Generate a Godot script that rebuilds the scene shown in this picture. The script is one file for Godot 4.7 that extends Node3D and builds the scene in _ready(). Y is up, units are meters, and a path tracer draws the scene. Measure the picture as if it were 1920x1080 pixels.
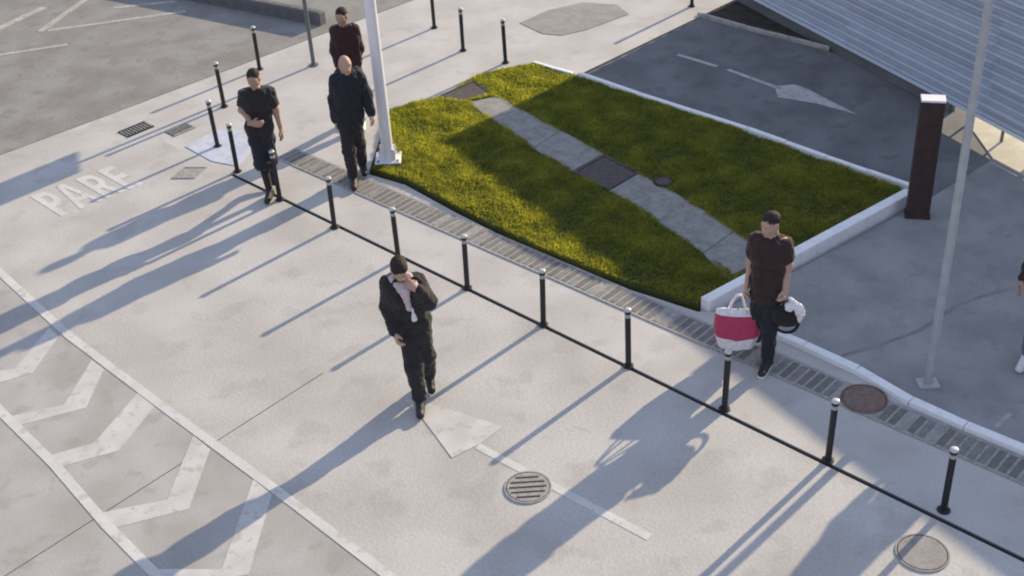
extends Node3D
# A plaza beside a road, seen from a high camera: bollards, lawn, driveway, corrugated wall, six people.
# Ground points are [x, z] in metres; the ground is y = 0.

var taken := {}
var M := {}
var rng := RandomNumberGenerator.new()

# ------------------------------------------------------------------ naming
func numbered(called: String) -> String:
	if not taken.has(called):
		taken[called] = 0
		return called
	taken[called] += 1
	return "%s_%03d" % [called, taken[called]]

func tag(o: Node, label := "", category := "", group := "", kind := "") -> Node:
	if label != "": o.set_meta("label", label)
	if category != "": o.set_meta("category", category)
	if group != "": o.set_meta("group", group)
	if kind != "": o.set_meta("kind", kind)
	return o

func thing(called: String, label: String, category: String, at := Vector3.ZERO, turn := 0.0, group := "") -> Node3D:
	var o := Node3D.new()
	o.name = numbered(called)
	add_child(o)
	o.position = at
	o.rotation.y = turn
	tag(o, label, category, group)
	return o

func put(called: String, mesh: Mesh, mat: Material, parent: Node = null) -> MeshInstance3D:
	var o := MeshInstance3D.new()
	o.mesh = mesh
	o.material_override = mat
	if parent == null:
		o.name = numbered(called)
		add_child(o)
	else:
		o.name = called
		parent.add_child(o, true)
	return o

func structure(called: String, mesh: Mesh, mat: Material, label: String) -> MeshInstance3D:
	var o := put(called, mesh, mat)
	tag(o, label, "", "", "structure")
	return o

# ------------------------------------------------------------------ shapes
func v3(p: Array, y := 0.0) -> Vector3:
	return Vector3(p[0], y, p[1])

func add_face(st: SurfaceTool, pts: Array, out: Vector3) -> void:
	# a flat polygon (convex) whose front looks along out
	var n: Vector3 = (pts[1] - pts[0]).cross(pts[2] - pts[0])
	var q := pts.duplicate()
	if n.dot(out) > 0.0: q.reverse()
	for i in range(1, q.size() - 1):
		for v in [q[0], q[i], q[i + 1]]:
			st.set_normal(out)
			st.add_vertex(v)

func slab(poly: Array, top: float, thick: float, bevel := 0.0) -> Mesh:
	# an extruded ground polygon
	var st := SurfaceTool.new()
	st.begin(Mesh.PRIMITIVE_TRIANGLES)
	var p2 := PackedVector2Array()
	for p in poly: p2.append(Vector2(p[0], p[1]))
	if not Geometry2D.is_polygon_clockwise(p2): p2.reverse()
	var inner := p2
	if bevel > 0.0:
		var r := Geometry2D.offset_polygon(p2, -bevel, Geometry2D.JOIN_MITER)
		if r.size() == 1 and r[0].size() == p2.size(): inner = r[0]
	var tri := Geometry2D.triangulate_polygon(inner)
	for i in range(0, tri.size(), 3):
		var a := inner[tri[i]]; var b := inner[tri[i + 1]]; var c := inner[tri[i + 2]]
		add_face(st, [Vector3(a.x, top, a.y), Vector3(b.x, top, b.y), Vector3(c.x, top, c.y)], Vector3.UP)
	var n := p2.size()
	for i in n:
		var a := p2[i]; var b := p2[(i + 1) % n]
		var d := (b - a).normalized()
		var o := Vector3(d.y, 0, -d.x)
		var mid := (a + b) * 0.5 + Vector2(o.x, o.z) * 0.0005
		if Geometry2D.is_point_in_polygon(mid, p2): o = -o
		var yt := top
		if bevel > 0.0 and inner.size() == n:
			yt = top - bevel
			var best_a := inner[0]; var best_b := inner[0]
			for q in inner:
				if q.distance_to(a) < best_a.distance_to(a): best_a = q
				if q.distance_to(b) < best_b.distance_to(b): best_b = q
			add_face(st, [Vector3(a.x, yt, a.y), Vector3(b.x, yt, b.y), Vector3(best_b.x, top, best_b.y), Vector3(best_a.x, top, best_a.y)], (o + Vector3.UP).normalized())
		add_face(st, [Vector3(a.x, yt, a.y), Vector3(b.x, yt, b.y), Vector3(b.x, top - thick, b.y), Vector3(a.x, top - thick, a.y)], o)
	return st.commit()

func strip(a: Array, b: Array, width: float, top: float, thick: float, bevel := 0.0, shift := 0.0) -> Mesh:
	# a straight bar on the ground from a to b
	var p := Vector2(a[0], a[1]); var q := Vector2(b[0], b[1])
	var d := (q - p).normalized()
	var s := Vector2(-d.y, d.x)
	p += s * shift; q += s * shift
	var h := s * width * 0.5
	return slab([[p.x + h.x, p.y + h.y], [q.x + h.x, q.y + h.y], [q.x - h.x, q.y - h.y], [p.x - h.x, p.y - h.y]], top, thick, bevel)

func ribbon(pts: Array, width: float, top: float, thick: float, bevel := 0.0) -> Mesh:
	# a mitred bar along several points
	var left := []; var right := []
	for i in pts.size():
		var p := Vector2(pts[i][0], pts[i][1])
		var d0 := (p - Vector2(pts[max(i - 1, 0)][0], pts[max(i - 1, 0)][1])).normalized()
		var d1 := (Vector2(pts[min(i + 1, pts.size() - 1)][0], pts[min(i + 1, pts.size() - 1)][1]) - p).normalized()
		var d := (d0 + d1).normalized()
		var s := Vector2(-d.y, d.x) * width * 0.5
		left.append([p.x + s.x, p.y + s.y])
		right.push_front([p.x - s.x, p.y - s.y])
	return slab(left + right, top, thick, bevel)

func kerb_run(called: String, label: String, pts: Array, width: float, top: float, thick: float, long: float, m: Material, kind := "kerb") -> void:
	var t := thing(called, label, kind)
	for i in pts.size() - 1:
		var p := Vector2(pts[i][0], pts[i][1]); var q := Vector2(pts[i + 1][0], pts[i + 1][1])
		var n := maxi(1, int(round(p.distance_to(q) / long)))
		for k in n:
			var a := p.lerp(q, float(k) / n); var b := p.lerp(q, float(k + 1) / n)
			var d := (b - a).normalized() * 0.003
			var j := Vector2(-d.y, d.x).normalized() * rng.randf_range(-0.003, 0.003)
			put("kerb_stone", strip([a.x + d.x + j.x, a.y + d.y + j.y], [b.x - d.x + j.x, b.y - d.y + j.y], width, top + rng.randf_range(-0.004, 0.003), thick, 0.008), m, t)

func lathe(profile: Array, sides := 24) -> Mesh:
	# profile: [radius, height] from the bottom up
	var st := SurfaceTool.new()
	st.begin(Mesh.PRIMITIVE_TRIANGLES)
	for i in profile.size() - 1:
		var r0: float = profile[i][0]; var y0: float = profile[i][1]
		var r1: float = profile[i + 1][0]; var y1: float = profile[i + 1][1]
		var sl := Vector2(y1 - y0, r0 - r1).normalized()
		for k in sides:
			var a := TAU * k / sides; var b := TAU * (k + 1) / sides
			var na := Vector3(cos(a) * sl.x, sl.y, sin(a) * sl.x)
			var nb := Vector3(cos(b) * sl.x, sl.y, sin(b) * sl.x)
			var p0 := Vector3(cos(a) * r0, y0, sin(a) * r0); var p1 := Vector3(cos(b) * r0, y0, sin(b) * r0)
			var p2 := Vector3(cos(b) * r1, y1, sin(b) * r1); var p3 := Vector3(cos(a) * r1, y1, sin(a) * r1)
			for t in [[p0, na], [p1, nb], [p2, nb], [p0, na], [p2, nb], [p3, na]]:
				st.set_normal(t[1])
				st.add_vertex(t[0])
	return st.commit()

func tube(pts: Array, r: float, sides := 10) -> Mesh:
	var st := SurfaceTool.new()
	st.begin(Mesh.PRIMITIVE_TRIANGLES)
	var rings := []
	for i in pts.size():
		var d: Vector3 = (pts[min(i + 1, pts.size() - 1)] - pts[max(i - 1, 0)]).normalized()
		var u := d.cross(Vector3(0.31, 0.2, 0.93)).normalized()
		var w := d.cross(u)
		var ring := []
		for k in sides:
			var a := TAU * k / sides
			ring.append([pts[i] + (u * cos(a) + w * sin(a)) * r, u * cos(a) + w * sin(a)])
		rings.append(ring)
	for i in rings.size() - 1:
		for k in sides:
			var a = rings[i][k]; var b = rings[i][(k + 1) % sides]
			var c = rings[i + 1][(k + 1) % sides]; var e = rings[i + 1][k]
			for t in [a, c, b, a, e, c]:
				st.set_normal(t[1])
				st.add_vertex(t[0])
	return st.commit()

func box(size: Vector3, bevel := 0.004) -> Mesh:
	# a box standing on y = 0 with chamfered top edges
	var x := size.x * 0.5; var z := size.z * 0.5
	return slab([[-x, -z], [x, -z], [x, z], [-x, z]], size.y, size.y, bevel)

# ------------------------------------------------------------------ materials
func mat(c: Color, rough := 0.85, metal := 0.0) -> StandardMaterial3D:
	var m := StandardMaterial3D.new()
	m.albedo_color = c.linear_to_srgb()
	m.roughness = rough
	m.metallic = metal
	return m

func noise_bytes(size: int, freq: float, octaves: int, sd: int) -> PackedByteArray:
	var n := FastNoiseLite.new()
	n.seed = sd
	n.noise_type = FastNoiseLite.TYPE_SIMPLEX_SMOOTH
	n.frequency = freq
	n.fractal_octaves = octaves
	var im := n.get_seamless_image(size, size, false, false, 0.12, true)
	im.convert(Image.FORMAT_L8)
	return im.get_data()

func surface(c0: Color, c1: Color, tile: float, sd: int, rough := 0.9, fine := 0.25, stain := Color(-1, 0, 0), amount := 0.5, size := 512, bump := 1.0) -> StandardMaterial3D:
	# mottled mineral surface: broad patches between c0 and c1, fine grain, and darker stains with an outline
	var a := noise_bytes(size, 3.0 / size * 2.0, 3, sd)
	var g := noise_bytes(size, 0.22, 2, sd + 7)
	var s := noise_bytes(size, 7.0 / size * 2.0, 4, sd + 13)
	var im := Image.create(size, size, false, Image.FORMAT_RGB8)
	var data := PackedByteArray()
	data.resize(size * size * 3)
	for i in size * size:
		var t := a[i] / 255.0
		var f := 1.0 + (g[i] / 255.0 - 0.5) * fine
		var c := c0.lerp(c1, clampf(t * 1.6 - 0.3, 0.0, 1.0))
		if stain.r >= 0.0:
			c = c.lerp(stain, clampf((s[i] / 255.0 - 0.62) * 6.0, 0.0, 1.0) * amount)
		c = Color(c.r * f, c.g * f, c.b * f).linear_to_srgb()
		data[i * 3] = clampi(int(c.r * 255.0), 0, 255)
		data[i * 3 + 1] = clampi(int(c.g * 255.0), 0, 255)
		data[i * 3 + 2] = clampi(int(c.b * 255.0), 0, 255)
	im.set_data(size, size, false, Image.FORMAT_RGB8, data)
	var gi := Image.create_from_data(size, size, false, Image.FORMAT_L8, g)
	gi.convert(Image.FORMAT_RGB8)
	gi.bump_map_to_normal_map(bump)
	var m := StandardMaterial3D.new()
	m.albedo_texture = ImageTexture.create_from_image(im)
	m.normal_enabled = true
	m.normal_texture = ImageTexture.create_from_image(gi)
	m.normal_scale = 0.12
	m.roughness = rough
	m.uv1_triplanar = true
	m.uv1_world_triplanar = true
	m.uv1_scale = Vector3.ONE / tile
	return m

func cloth(c: Color, sd: int, rim := 0.15) -> StandardMaterial3D:
	var m := surface(c * 0.88, c * 1.12, 0.35, sd, 0.95, 0.3, Color(-1, 0, 0), 0.0, 128, 2.0)
	m.uv1_world_triplanar = false
	m.rim_enabled = true
	m.rim = rim
	m.rim_tint = 0.6
	return m

func make_materials() -> void:
	M.lane = surface(Color(0.335, 0.32, 0.305), Color(0.41, 0.40, 0.39), 6.0, 17, 0.93, 0.22, Color(0.29, 0.275, 0.26), 0.5, 1024)
	M.concrete = surface(Color(0.40, 0.38, 0.36), Color(0.48, 0.465, 0.45), 9.0, 11, 0.93, 0.22, Color(0.33, 0.31, 0.29), 0.4, 1024)
	M.sidewalk = surface(Color(0.42, 0.40, 0.385), Color(0.49, 0.475, 0.46), 7.0, 23, 0.93, 0.22, Color(0.35, 0.33, 0.31), 0.35, 1024)
	M.asphalt = surface(Color(0.20, 0.19, 0.18), Color(0.255, 0.25, 0.24), 6.0, 31, 0.92, 0.3, Color(0.17, 0.16, 0.15), 0.5, 512)
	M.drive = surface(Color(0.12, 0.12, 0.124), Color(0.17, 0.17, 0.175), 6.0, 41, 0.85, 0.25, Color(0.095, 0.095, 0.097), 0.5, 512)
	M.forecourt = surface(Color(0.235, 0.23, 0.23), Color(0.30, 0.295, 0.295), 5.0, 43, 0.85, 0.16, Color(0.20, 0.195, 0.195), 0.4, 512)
	M.soil = surface(Color(0.028, 0.022, 0.016), Color(0.05, 0.04, 0.028), 1.5, 51, 1.0, 0.7)
	M.turf = surface(Color(0.05, 0.055, 0.015), Color(0.085, 0.085, 0.02), 1.2, 53, 1.0, 0.7)
	M.kerb = surface(Color(0.76, 0.77, 0.78), Color(0.83, 0.83, 0.83), 2.0, 61, 0.8, 0.1, Color(0.62, 0.62, 0.62), 0.4, 256)
	M.path = surface(Color(0.21, 0.20, 0.19), Color(0.285, 0.275, 0.265), 1.6, 63, 0.9, 0.3, Color(0.17, 0.165, 0.15), 0.7, 256)
	M.paint = surface(Color(0.51, 0.50, 0.485), Color(0.58, 0.57, 0.555), 3.0, 65, 0.8, 0.2, Color(0.45, 0.44, 0.425), 1.0, 512)
	M.worn_paint = surface(Color(0.475, 0.46, 0.445), Color(0.55, 0.54, 0.53), 2.6, 67, 0.85, 0.2, Color(0.42, 0.40, 0.385), 1.0, 512)
	M.dim_paint = surface(Color(0.38, 0.37, 0.36), Color(0.46, 0.45, 0.44), 2.0, 69, 0.85, 0.15, Color(0.24, 0.235, 0.23), 0.6, 256)
	M.old_paint = surface(Color(0.34, 0.32, 0.30), Color(0.44, 0.42, 0.39), 2.0, 71, 0.85, 0.15, Color(0.24, 0.23, 0.22), 1.0, 256)
	M.divider = surface(Color(0.10, 0.10, 0.105), Color(0.14, 0.14, 0.145), 1.0, 72, 0.9, 0.2, Color(-1, 0, 0), 0.0, 128)
	M.pavers = []
	for i in 4:
		var f: float = [0.80, 1.0, 1.2, 1.55][i]
		M.pavers.append(surface(Color(0.165, 0.158, 0.152) * f, Color(0.22, 0.21, 0.20) * f, 0.8, 73 + i, 0.9, 0.3, Color(-1, 0, 0), 0.0, 128))
	M.cream = surface(Color(0.48, 0.44, 0.34), Color(0.56, 0.52, 0.42), 2.0, 81, 0.85, 0.12, Color(0.4, 0.36, 0.28), 0.4, 256)
	M.cladding = surface(Color(0.45, 0.51, 0.60), Color(0.52, 0.57, 0.65), 1.8, 83, 0.5, 0.06, Color(0.40, 0.45, 0.52), 0.5, 256, 0.3)
	M.cladding.metallic = 0.25
	M.trim = mat(Color(0.55, 0.62, 0.70), 0.45, 0.1)
	M.rust = surface(Color(0.036, 0.02, 0.018), Color(0.056, 0.03, 0.026), 0.8, 85, 0.75, 0.3, Color(0.022, 0.015, 0.015), 0.6, 256)
	M.dark_lid = surface(Color(0.05, 0.04, 0.042), Color(0.085, 0.065, 0.06), 0.6, 87, 0.7, 0.4, Color(-1, 0, 0), 0.0, 128)
	M.iron = surface(Color(0.27, 0.255, 0.24), Color(0.36, 0.345, 0.325), 0.5, 89, 0.7, 0.3, Color(0.14, 0.12, 0.10), 0.6, 256)
	M.red_iron = surface(Color(0.155, 0.10, 0.085), Color(0.21, 0.14, 0.115), 0.5, 91, 0.75, 0.3, Color(0.12, 0.09, 0.085), 0.6, 256)
	M.slot = mat(Color(0.018, 0.017, 0.016), 0.8)
	M.black_steel = mat(Color(0.018, 0.018, 0.022), 0.45, 0.2)
	M.cap = mat(Color(0.50, 0.50, 0.51), 0.45, 0.2)
	M.band = mat(Color(0.34, 0.34, 0.35), 0.5)
	M.grey_steel = mat(Color(0.13, 0.145, 0.155), 0.5, 0.3)
	M.pole_white = surface(Color(0.72, 0.70, 0.72), Color(0.78, 0.76, 0.78), 1.0, 93, 0.4, 0.05, Color(-1, 0, 0), 0.0, 128, 0.2)
	M.pole_grey = surface(Color(0.34, 0.35, 0.37), Color(0.41, 0.42, 0.44), 1.0, 95, 0.4, 0.08, Color(-1, 0, 0), 0.0, 128, 0.2)
	M.pale_blue = surface(Color(0.42, 0.46, 0.58), Color(0.52, 0.55, 0.64), 1.6, 97, 0.85, 0.15, Color(0.42, 0.41, 0.42), 0.9, 256)
	M.patch = surface(Color(0.255, 0.24, 0.235), Color(0.30, 0.285, 0.275), 2.0, 99, 0.95, 0.25, Color(0.2, 0.19, 0.18), 0.5, 256)
	M.sign_face = mat(Color(0.65, 0.65, 0.66), 0.5)

# ------------------------------------------------------------------ implicit bodies (surface nets)
func cap(a: Vector3, b: Vector3, ra: float, rb: float, flat := false) -> Array:
	return [0, a, b, ra, rb, flat]

func ball(c: Vector3, r: Vector3) -> Array:
	return [1, c, r, 0.0, 0.0, false]

func bounds(p: Array) -> AABB:
	if p[0] == 1:
		return AABB(p[1] - p[2], p[2] * 2.0)
	var m: float = maxf(p[3], p[4])
	var e := Vector3(m, m, m)
	return AABB(p[1] - e, Vector3.ZERO).expand(p[1] + e).expand(p[2] - e).expand(p[2] + e)

func new_buf() -> Dictionary:
	return {v = PackedVector3Array(), i = PackedInt32Array()}

func field(buf: Dictionary, prims: Array, cell: float, k: float, xf := Transform3D.IDENTITY, cuts := [], floor_y := -100.0) -> void:
	var bb := bounds(prims[0])
	for p in prims: bb = bb.merge(bounds(p))
	bb = bb.grow(cell * 2.0 + 1.2 / k)
	var o := bb.position
	var nx := int(ceil(bb.size.x / cell)) + 1
	var ny := int(ceil(bb.size.y / cell)) + 1
	var nz := int(ceil(bb.size.z / cell)) + 1
	var s := PackedFloat32Array()
	s.resize(nx * ny * nz)
	var pad := 6.0 / k
	for p in prims:
		var b := bounds(p).grow(pad)
		var x0 := maxi(0, int((b.position.x - o.x) / cell)); var x1 := mini(nx - 1, int((b.end.x - o.x) / cell) + 1)
		var y0 := maxi(0, int((b.position.y - o.y) / cell)); var y1 := mini(ny - 1, int((b.end.y - o.y) / cell) + 1)
		var z0 := maxi(0, int((b.position.z - o.z) / cell)); var z1 := mini(nz - 1, int((b.end.z - o.z) / cell) + 1)
		if p[0] == 1:
			var c: Vector3 = p[1]; var r: Vector3 = p[2]
			var mr := minf(r.x, minf(r.y, r.z))
			for z in range(z0, z1 + 1):
				for y in range(y0, y1 + 1):
					var row := (z * ny + y) * nx
					for x in range(x0, x1 + 1):
						var q := (o + Vector3(x, y, z) * cell - c) / r
						s[row + x] += exp(-k * (q.length() - 1.0) * mr)
		else:
			var a: Vector3 = p[1]; var ab: Vector3 = p[2] - a
			var ra: float = p[3]; var dr: float = p[4] - ra
			var l2 := maxf(ab.length_squared(), 1e-8); var l := sqrt(l2); var flat: bool = p[5]
			for z in range(z0, z1 + 1):
				for y in range(y0, y1 + 1):
					var row := (z * ny + y) * nx
					for x in range(x0, x1 + 1):
						var q := o + Vector3(x, y, z) * cell - a
						var t := q.dot(ab) / l2
						var tc := clampf(t, 0.0, 1.0)
						var d: float
						if flat:
							d = (q - ab * t).length() - ra - dr * tc
							d = maxf(d, maxf(-t * l, (t - 1.0) * l))
						else:
							d = (q - ab * tc).length() - ra - dr * tc
						s[row + x] += exp(-k * d)
	for i in s.size():
		s[i] = -log(maxf(s[i], 1e-7)) / k
	for p in cuts:
		var b := bounds(p).grow(cell)
		var x0 := maxi(0, int((b.position.x - o.x) / cell)); var x1 := mini(nx - 1, int((b.end.x - o.x) / cell) + 1)
		var y0 := maxi(0, int((b.position.y - o.y) / cell)); var y1 := mini(ny - 1, int((b.end.y - o.y) / cell) + 1)
		var z0 := maxi(0, int((b.position.z - o.z) / cell)); var z1 := mini(nz - 1, int((b.end.z - o.z) / cell) + 1)
		for z in range(z0, z1 + 1):
			for y in range(y0, y1 + 1):
				for x in range(x0, x1 + 1):
					var w := o + Vector3(x, y, z) * cell
					var d: float
					if p[0] == 1:
						d = (((w - p[1]) / p[2]).length() - 1.0) * minf(p[2].x, minf(p[2].y, p[2].z))
					else:
						var ab: Vector3 = p[2] - p[1]
						var t := clampf((w - p[1]).dot(ab) / maxf(ab.length_squared(), 1e-8), 0.0, 1.0)
						d = (w - p[1] - ab * t).length() - lerpf(p[3], p[4], t)
					var i := (z * ny + y) * nx + x
					s[i] = maxf(s[i], -d)
	# one vertex per crossed cell
	var id := PackedInt32Array()
	id.resize(s.size())
	id.fill(-1)
	var v: PackedVector3Array = buf.v
	var dx := 1; var dy := nx; var dz := nx * ny
	for z in nz - 1:
		for y in ny - 1:
			var row := (z * ny + y) * nx
			for x in nx - 1:
				var i := row + x
				var a0 := s[i]; var a1 := s[i + dx]; var a2 := s[i + dy]; var a3 := s[i + dx + dy]
				var a4 := s[i + dz]; var a5 := s[i + dx + dz]; var a6 := s[i + dy + dz]; var a7 := s[i + dx + dy + dz]
				var m := int(a0 < 0.0) + int(a1 < 0.0) + int(a2 < 0.0) + int(a3 < 0.0) + int(a4 < 0.0) + int(a5 < 0.0) + int(a6 < 0.0) + int(a7 < 0.0)
				if m == 0 or m == 8: continue
				var sum := Vector3.ZERO; var cnt := 0
				if (a0 < 0.0) != (a1 < 0.0): sum += Vector3(a0 / (a0 - a1), 0, 0); cnt += 1
				if (a2 < 0.0) != (a3 < 0.0): sum += Vector3(a2 / (a2 - a3), 1, 0); cnt += 1
				if (a4 < 0.0) != (a5 < 0.0): sum += Vector3(a4 / (a4 - a5), 0, 1); cnt += 1
				if (a6 < 0.0) != (a7 < 0.0): sum += Vector3(a6 / (a6 - a7), 1, 1); cnt += 1
				if (a0 < 0.0) != (a2 < 0.0): sum += Vector3(0, a0 / (a0 - a2), 0); cnt += 1
				if (a1 < 0.0) != (a3 < 0.0): sum += Vector3(1, a1 / (a1 - a3), 0); cnt += 1
				if (a4 < 0.0) != (a6 < 0.0): sum += Vector3(0, a4 / (a4 - a6), 1); cnt += 1
				if (a5 < 0.0) != (a7 < 0.0): sum += Vector3(1, a5 / (a5 - a7), 1); cnt += 1
				if (a0 < 0.0) != (a4 < 0.0): sum += Vector3(0, 0, a0 / (a0 - a4)); cnt += 1
				if (a1 < 0.0) != (a5 < 0.0): sum += Vector3(1, 0, a1 / (a1 - a5)); cnt += 1
				if (a2 < 0.0) != (a6 < 0.0): sum += Vector3(0, 1, a2 / (a2 - a6)); cnt += 1
				if (a3 < 0.0) != (a7 < 0.0): sum += Vector3(1, 1, a3 / (a3 - a7)); cnt += 1
				id[i] = v.size()
				var w := xf * (o + (Vector3(x, y, z) + sum / cnt) * cell)
				if w.y < floor_y: w.y = floor_y
				v.append(w)
	var ix: PackedInt32Array = buf.i
	for z in range(1, nz - 1):
		for y in range(1, ny - 1):
			var row := (z * ny + y) * nx
			for x in range(1, nx - 1):
				var i := row + x
				var ins := s[i] < 0.0
				if ins != (s[i + dx] < 0.0): quad(ix, id[i], id[i - dy], id[i - dy - dz], id[i - dz], ins)
				if ins != (s[i + dy] < 0.0): quad(ix, id[i], id[i - dz], id[i - dz - dx], id[i - dx], ins)
				if ins != (s[i + dz] < 0.0): quad(ix, id[i], id[i - dx], id[i - dx - dy], id[i - dy], ins)
	buf.v = v
	buf.i = ix

func quad(ix: PackedInt32Array, a: int, b: int, c: int, d: int, flip: bool) -> void:
	if a < 0 or b < 0 or c < 0 or d < 0: return
	if flip: ix.append_array(PackedInt32Array([a, c, b, a, d, c]))
	else: ix.append_array(PackedInt32Array([a, b, c, a, c, d]))

func finish(buf: Dictionary, fold := 0.0, fold_freq := 9.0, sd := 1, stretch := Vector3.ONE) -> ArrayMesh:
	# smooth normals; fold > 0 pushes the cloth in and out along them
	var v: PackedVector3Array = buf.v; var ix: PackedInt32Array = buf.i
	var n := normals(v, ix)
	if fold > 0.0:
		var ns := FastNoiseLite.new()
		ns.seed = sd
		ns.frequency = fold_freq
		ns.fractal_octaves = 3
		for i in v.size():
			var q := v[i] * stretch
			var ridge := 0.5 - absf(ns.get_noise_3dv(q))
			v[i] += n[i] * (ridge * 1.6 - 0.35) * fold
		n = normals(v, ix)
	var arr := []
	arr.resize(Mesh.ARRAY_MAX)
	arr[Mesh.ARRAY_VERTEX] = v
	arr[Mesh.ARRAY_NORMAL] = n
	arr[Mesh.ARRAY_INDEX] = ix
	var m := ArrayMesh.new()
	m.add_surface_from_arrays(Mesh.PRIMITIVE_TRIANGLES, arr)
	return m

func normals(v: PackedVector3Array, ix: PackedInt32Array) -> PackedVector3Array:
	var n := PackedVector3Array()
	n.resize(v.size())
	for t in range(0, ix.size(), 3):
		var a := ix[t]; var b := ix[t + 1]; var c := ix[t + 2]
		var f := (v[c] - v[a]).cross(v[b] - v[a])
		n[a] += f; n[b] += f; n[c] += f
	for i in n.size(): n[i] = n[i].normalized()
	return n

# ------------------------------------------------------------------ people
# local frame of a figure: +x its left, +y up, +z the way it faces; metres for a height of 1.76
func pose(changes: Dictionary) -> Dictionary:
	var J := {
		pelvis = Vector3(0, 0.96, 0), chest = Vector3(0, 1.28, 0), neck = Vector3(0, 1.47, 0.0), head = Vector3(0, 1.635, 0.03),
		shL = Vector3(0.175, 1.43, 0), elL = Vector3(0.235, 1.14, -0.03), wrL = Vector3(0.255, 0.89, 0.05),
		shR = Vector3(-0.175, 1.43, 0), elR = Vector3(-0.235, 1.14, -0.03), wrR = Vector3(-0.255, 0.89, 0.05),
		hipL = Vector3(0.085, 0.92, 0), knL = Vector3(0.095, 0.50, 0.03), anL = Vector3(0.1, 0.085, -0.02), toL = Vector3(0.12, 0.04, 0.16),
		hipR = Vector3(-0.085, 0.92, 0), knR = Vector3(-0.095, 0.50, 0.03), anR = Vector3(-0.1, 0.085, -0.02), toR = Vector3(-0.12, 0.04, 0.16),
		squeeze = 0.78, head_turn = Vector3.ZERO, curl = 0.5, palmL = Vector3(-1, 0, 0), palmR = Vector3(1, 0, 0), handL = Vector3.ZERO, handR = Vector3.ZERO}
	for c in changes: J[c] = changes[c]
	for c in J:
		if J[c] is Vector3 and c.substr(0, 4) != "palm" and c.substr(0, 4) != "hand" and c != "head_turn":
			J[c].x *= J.squeeze
	return J

func torso(J: Dictionary, e: float, hem: float, girth := 1.0) -> Array:
	# e: cloth thickness over the body; hem: how far below the pelvis the cloth goes
	var p := []
	var w: Vector3 = (J.shL - J.shR).normalized()
	var hw: Vector3 = (J.hipL - J.hipR).normalized()
	var P: Vector3 = J.pelvis; var C: Vector3 = J.chest
	var waist := P.lerp(C, 0.5)
	p.append(cap(P - hw * 0.065, P + hw * 0.065, (0.098 + e) * girth, (0.098 + e) * girth))
	p.append(cap(waist - hw * 0.055, waist + hw * 0.055, (0.090 + e) * girth, (0.090 + e) * girth))
	p.append(cap(C - w * 0.058, C + w * 0.058, (0.098 + e) * girth, (0.098 + e) * girth))
	var up := C.lerp(J.neck, 0.55)
	p.append(cap(up - w * 0.072, up + w * 0.072, 0.074 + e, 0.074 + e))
	p.append(cap(J.neck - Vector3(0, 0.03, 0), J.shL - Vector3(0, 0.015, 0), 0.045 + e, 0.045 + e))
	p.append(cap(J.neck - Vector3(0, 0.03, 0), J.shR - Vector3(0, 0.015, 0), 0.045 + e, 0.045 + e))
	if hem > 0.0:
		var h := P - Vector3(0, hem, 0)
		p.append(cap(h - hw * 0.058, h + hw * 0.058, 0.090 + e, 0.090 + e))
	return p

func arm(p: Array, s: Vector3, el: Vector3, wr: Vector3, e: float, sleeve: float) -> void:
	# sleeve: 0..2, 1 is the elbow, 2 the wrist
	var t := minf(sleeve, 1.0)
	p.append(cap(s, s.lerp(el, t), 0.050 + e, lerpf(0.050, 0.041, t) + e, sleeve < 1.0 and sleeve > 0.0 and e > 0.02))
	if sleeve > 1.0:
		var u := sleeve - 1.0
		p.append(cap(el, el.lerp(wr, u), 0.041 + e, lerpf(0.039, 0.027, u) + e))

func legs(p: Array, J: Dictionary, e: float, to: float, flare := 0.0) -> void:
	# to: 1 the knee, 2 the ankle
	for q in [[J.hipL, J.knL, J.anL], [J.hipR, J.knR, J.anR]]:
		var t := minf(to, 1.0)
		p.append(cap(q[0], q[0].lerp(q[1], t), 0.077 + e, lerpf(0.077, 0.050 + flare, t) + e))
		if to > 1.0:
			var u := to - 1.0
			p.append(cap(q[1], q[1].lerp(q[2], u), 0.050 + flare + e, lerpf(0.050 + flare, 0.034 + flare, u) + e, e > 0.0))

func hand(buf: Dictionary, wr: Vector3, dir: Vector3, palm: Vector3, left: bool, curl: float) -> void:
	var y := dir.normalized()
	var z := (palm - y * palm.dot(y)).normalized()
	var x := y.cross(z)
	var sg := -1.0 if left else 1.0
	var p := [ball(Vector3(0, 0.045, 0), Vector3(0.041, 0.052, 0.016)), cap(Vector3(0, -0.03, 0), Vector3(0, 0.03, 0), 0.026, 0.024)]
	var lens := [0.070, 0.078, 0.072, 0.056]
	for i in 4:
		var a := Vector3((0.031 - 0.0205 * i) * sg, 0.083 - 0.004 * absf(i - 1.3), 0)
		var ang := 0.12
		for seg in 3:
			ang += curl * (0.55 + 0.09 * i)
			var l: float = lens[i] * [0.44, 0.32, 0.24][seg]
			var b := a + Vector3(0.03 * sg * (1.2 - i) * 0.2, cos(ang), sin(ang)) * l
			p.append(cap(a, b, 0.0092 - 0.0007 * seg, 0.0086 - 0.0008 * seg))
			a = b
	var t0 := Vector3(0.026 * sg, 0.015, 0.008)
	var t1 := t0 + Vector3(0.62 * sg, 0.66, 0.35).normalized() * 0.045
	var t2 := t1 + Vector3((0.45 - 0.5 * curl) * sg, 0.8, 0.3 + 0.4 * curl).normalized() * 0.032
	p.append(cap(t0, t1, 0.015, 0.0105))
	p.append(cap(t1, t2, 0.0105, 0.008))
	field(buf, p, 0.0042, 170.0, Transform3D(Basis(x, y, z), wr))

func head_frame(J: Dictionary) -> Transform3D:
	return Transform3D(Basis.from_euler(J.head_turn).scaled(Vector3.ONE * 0.94), J.head)

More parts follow.
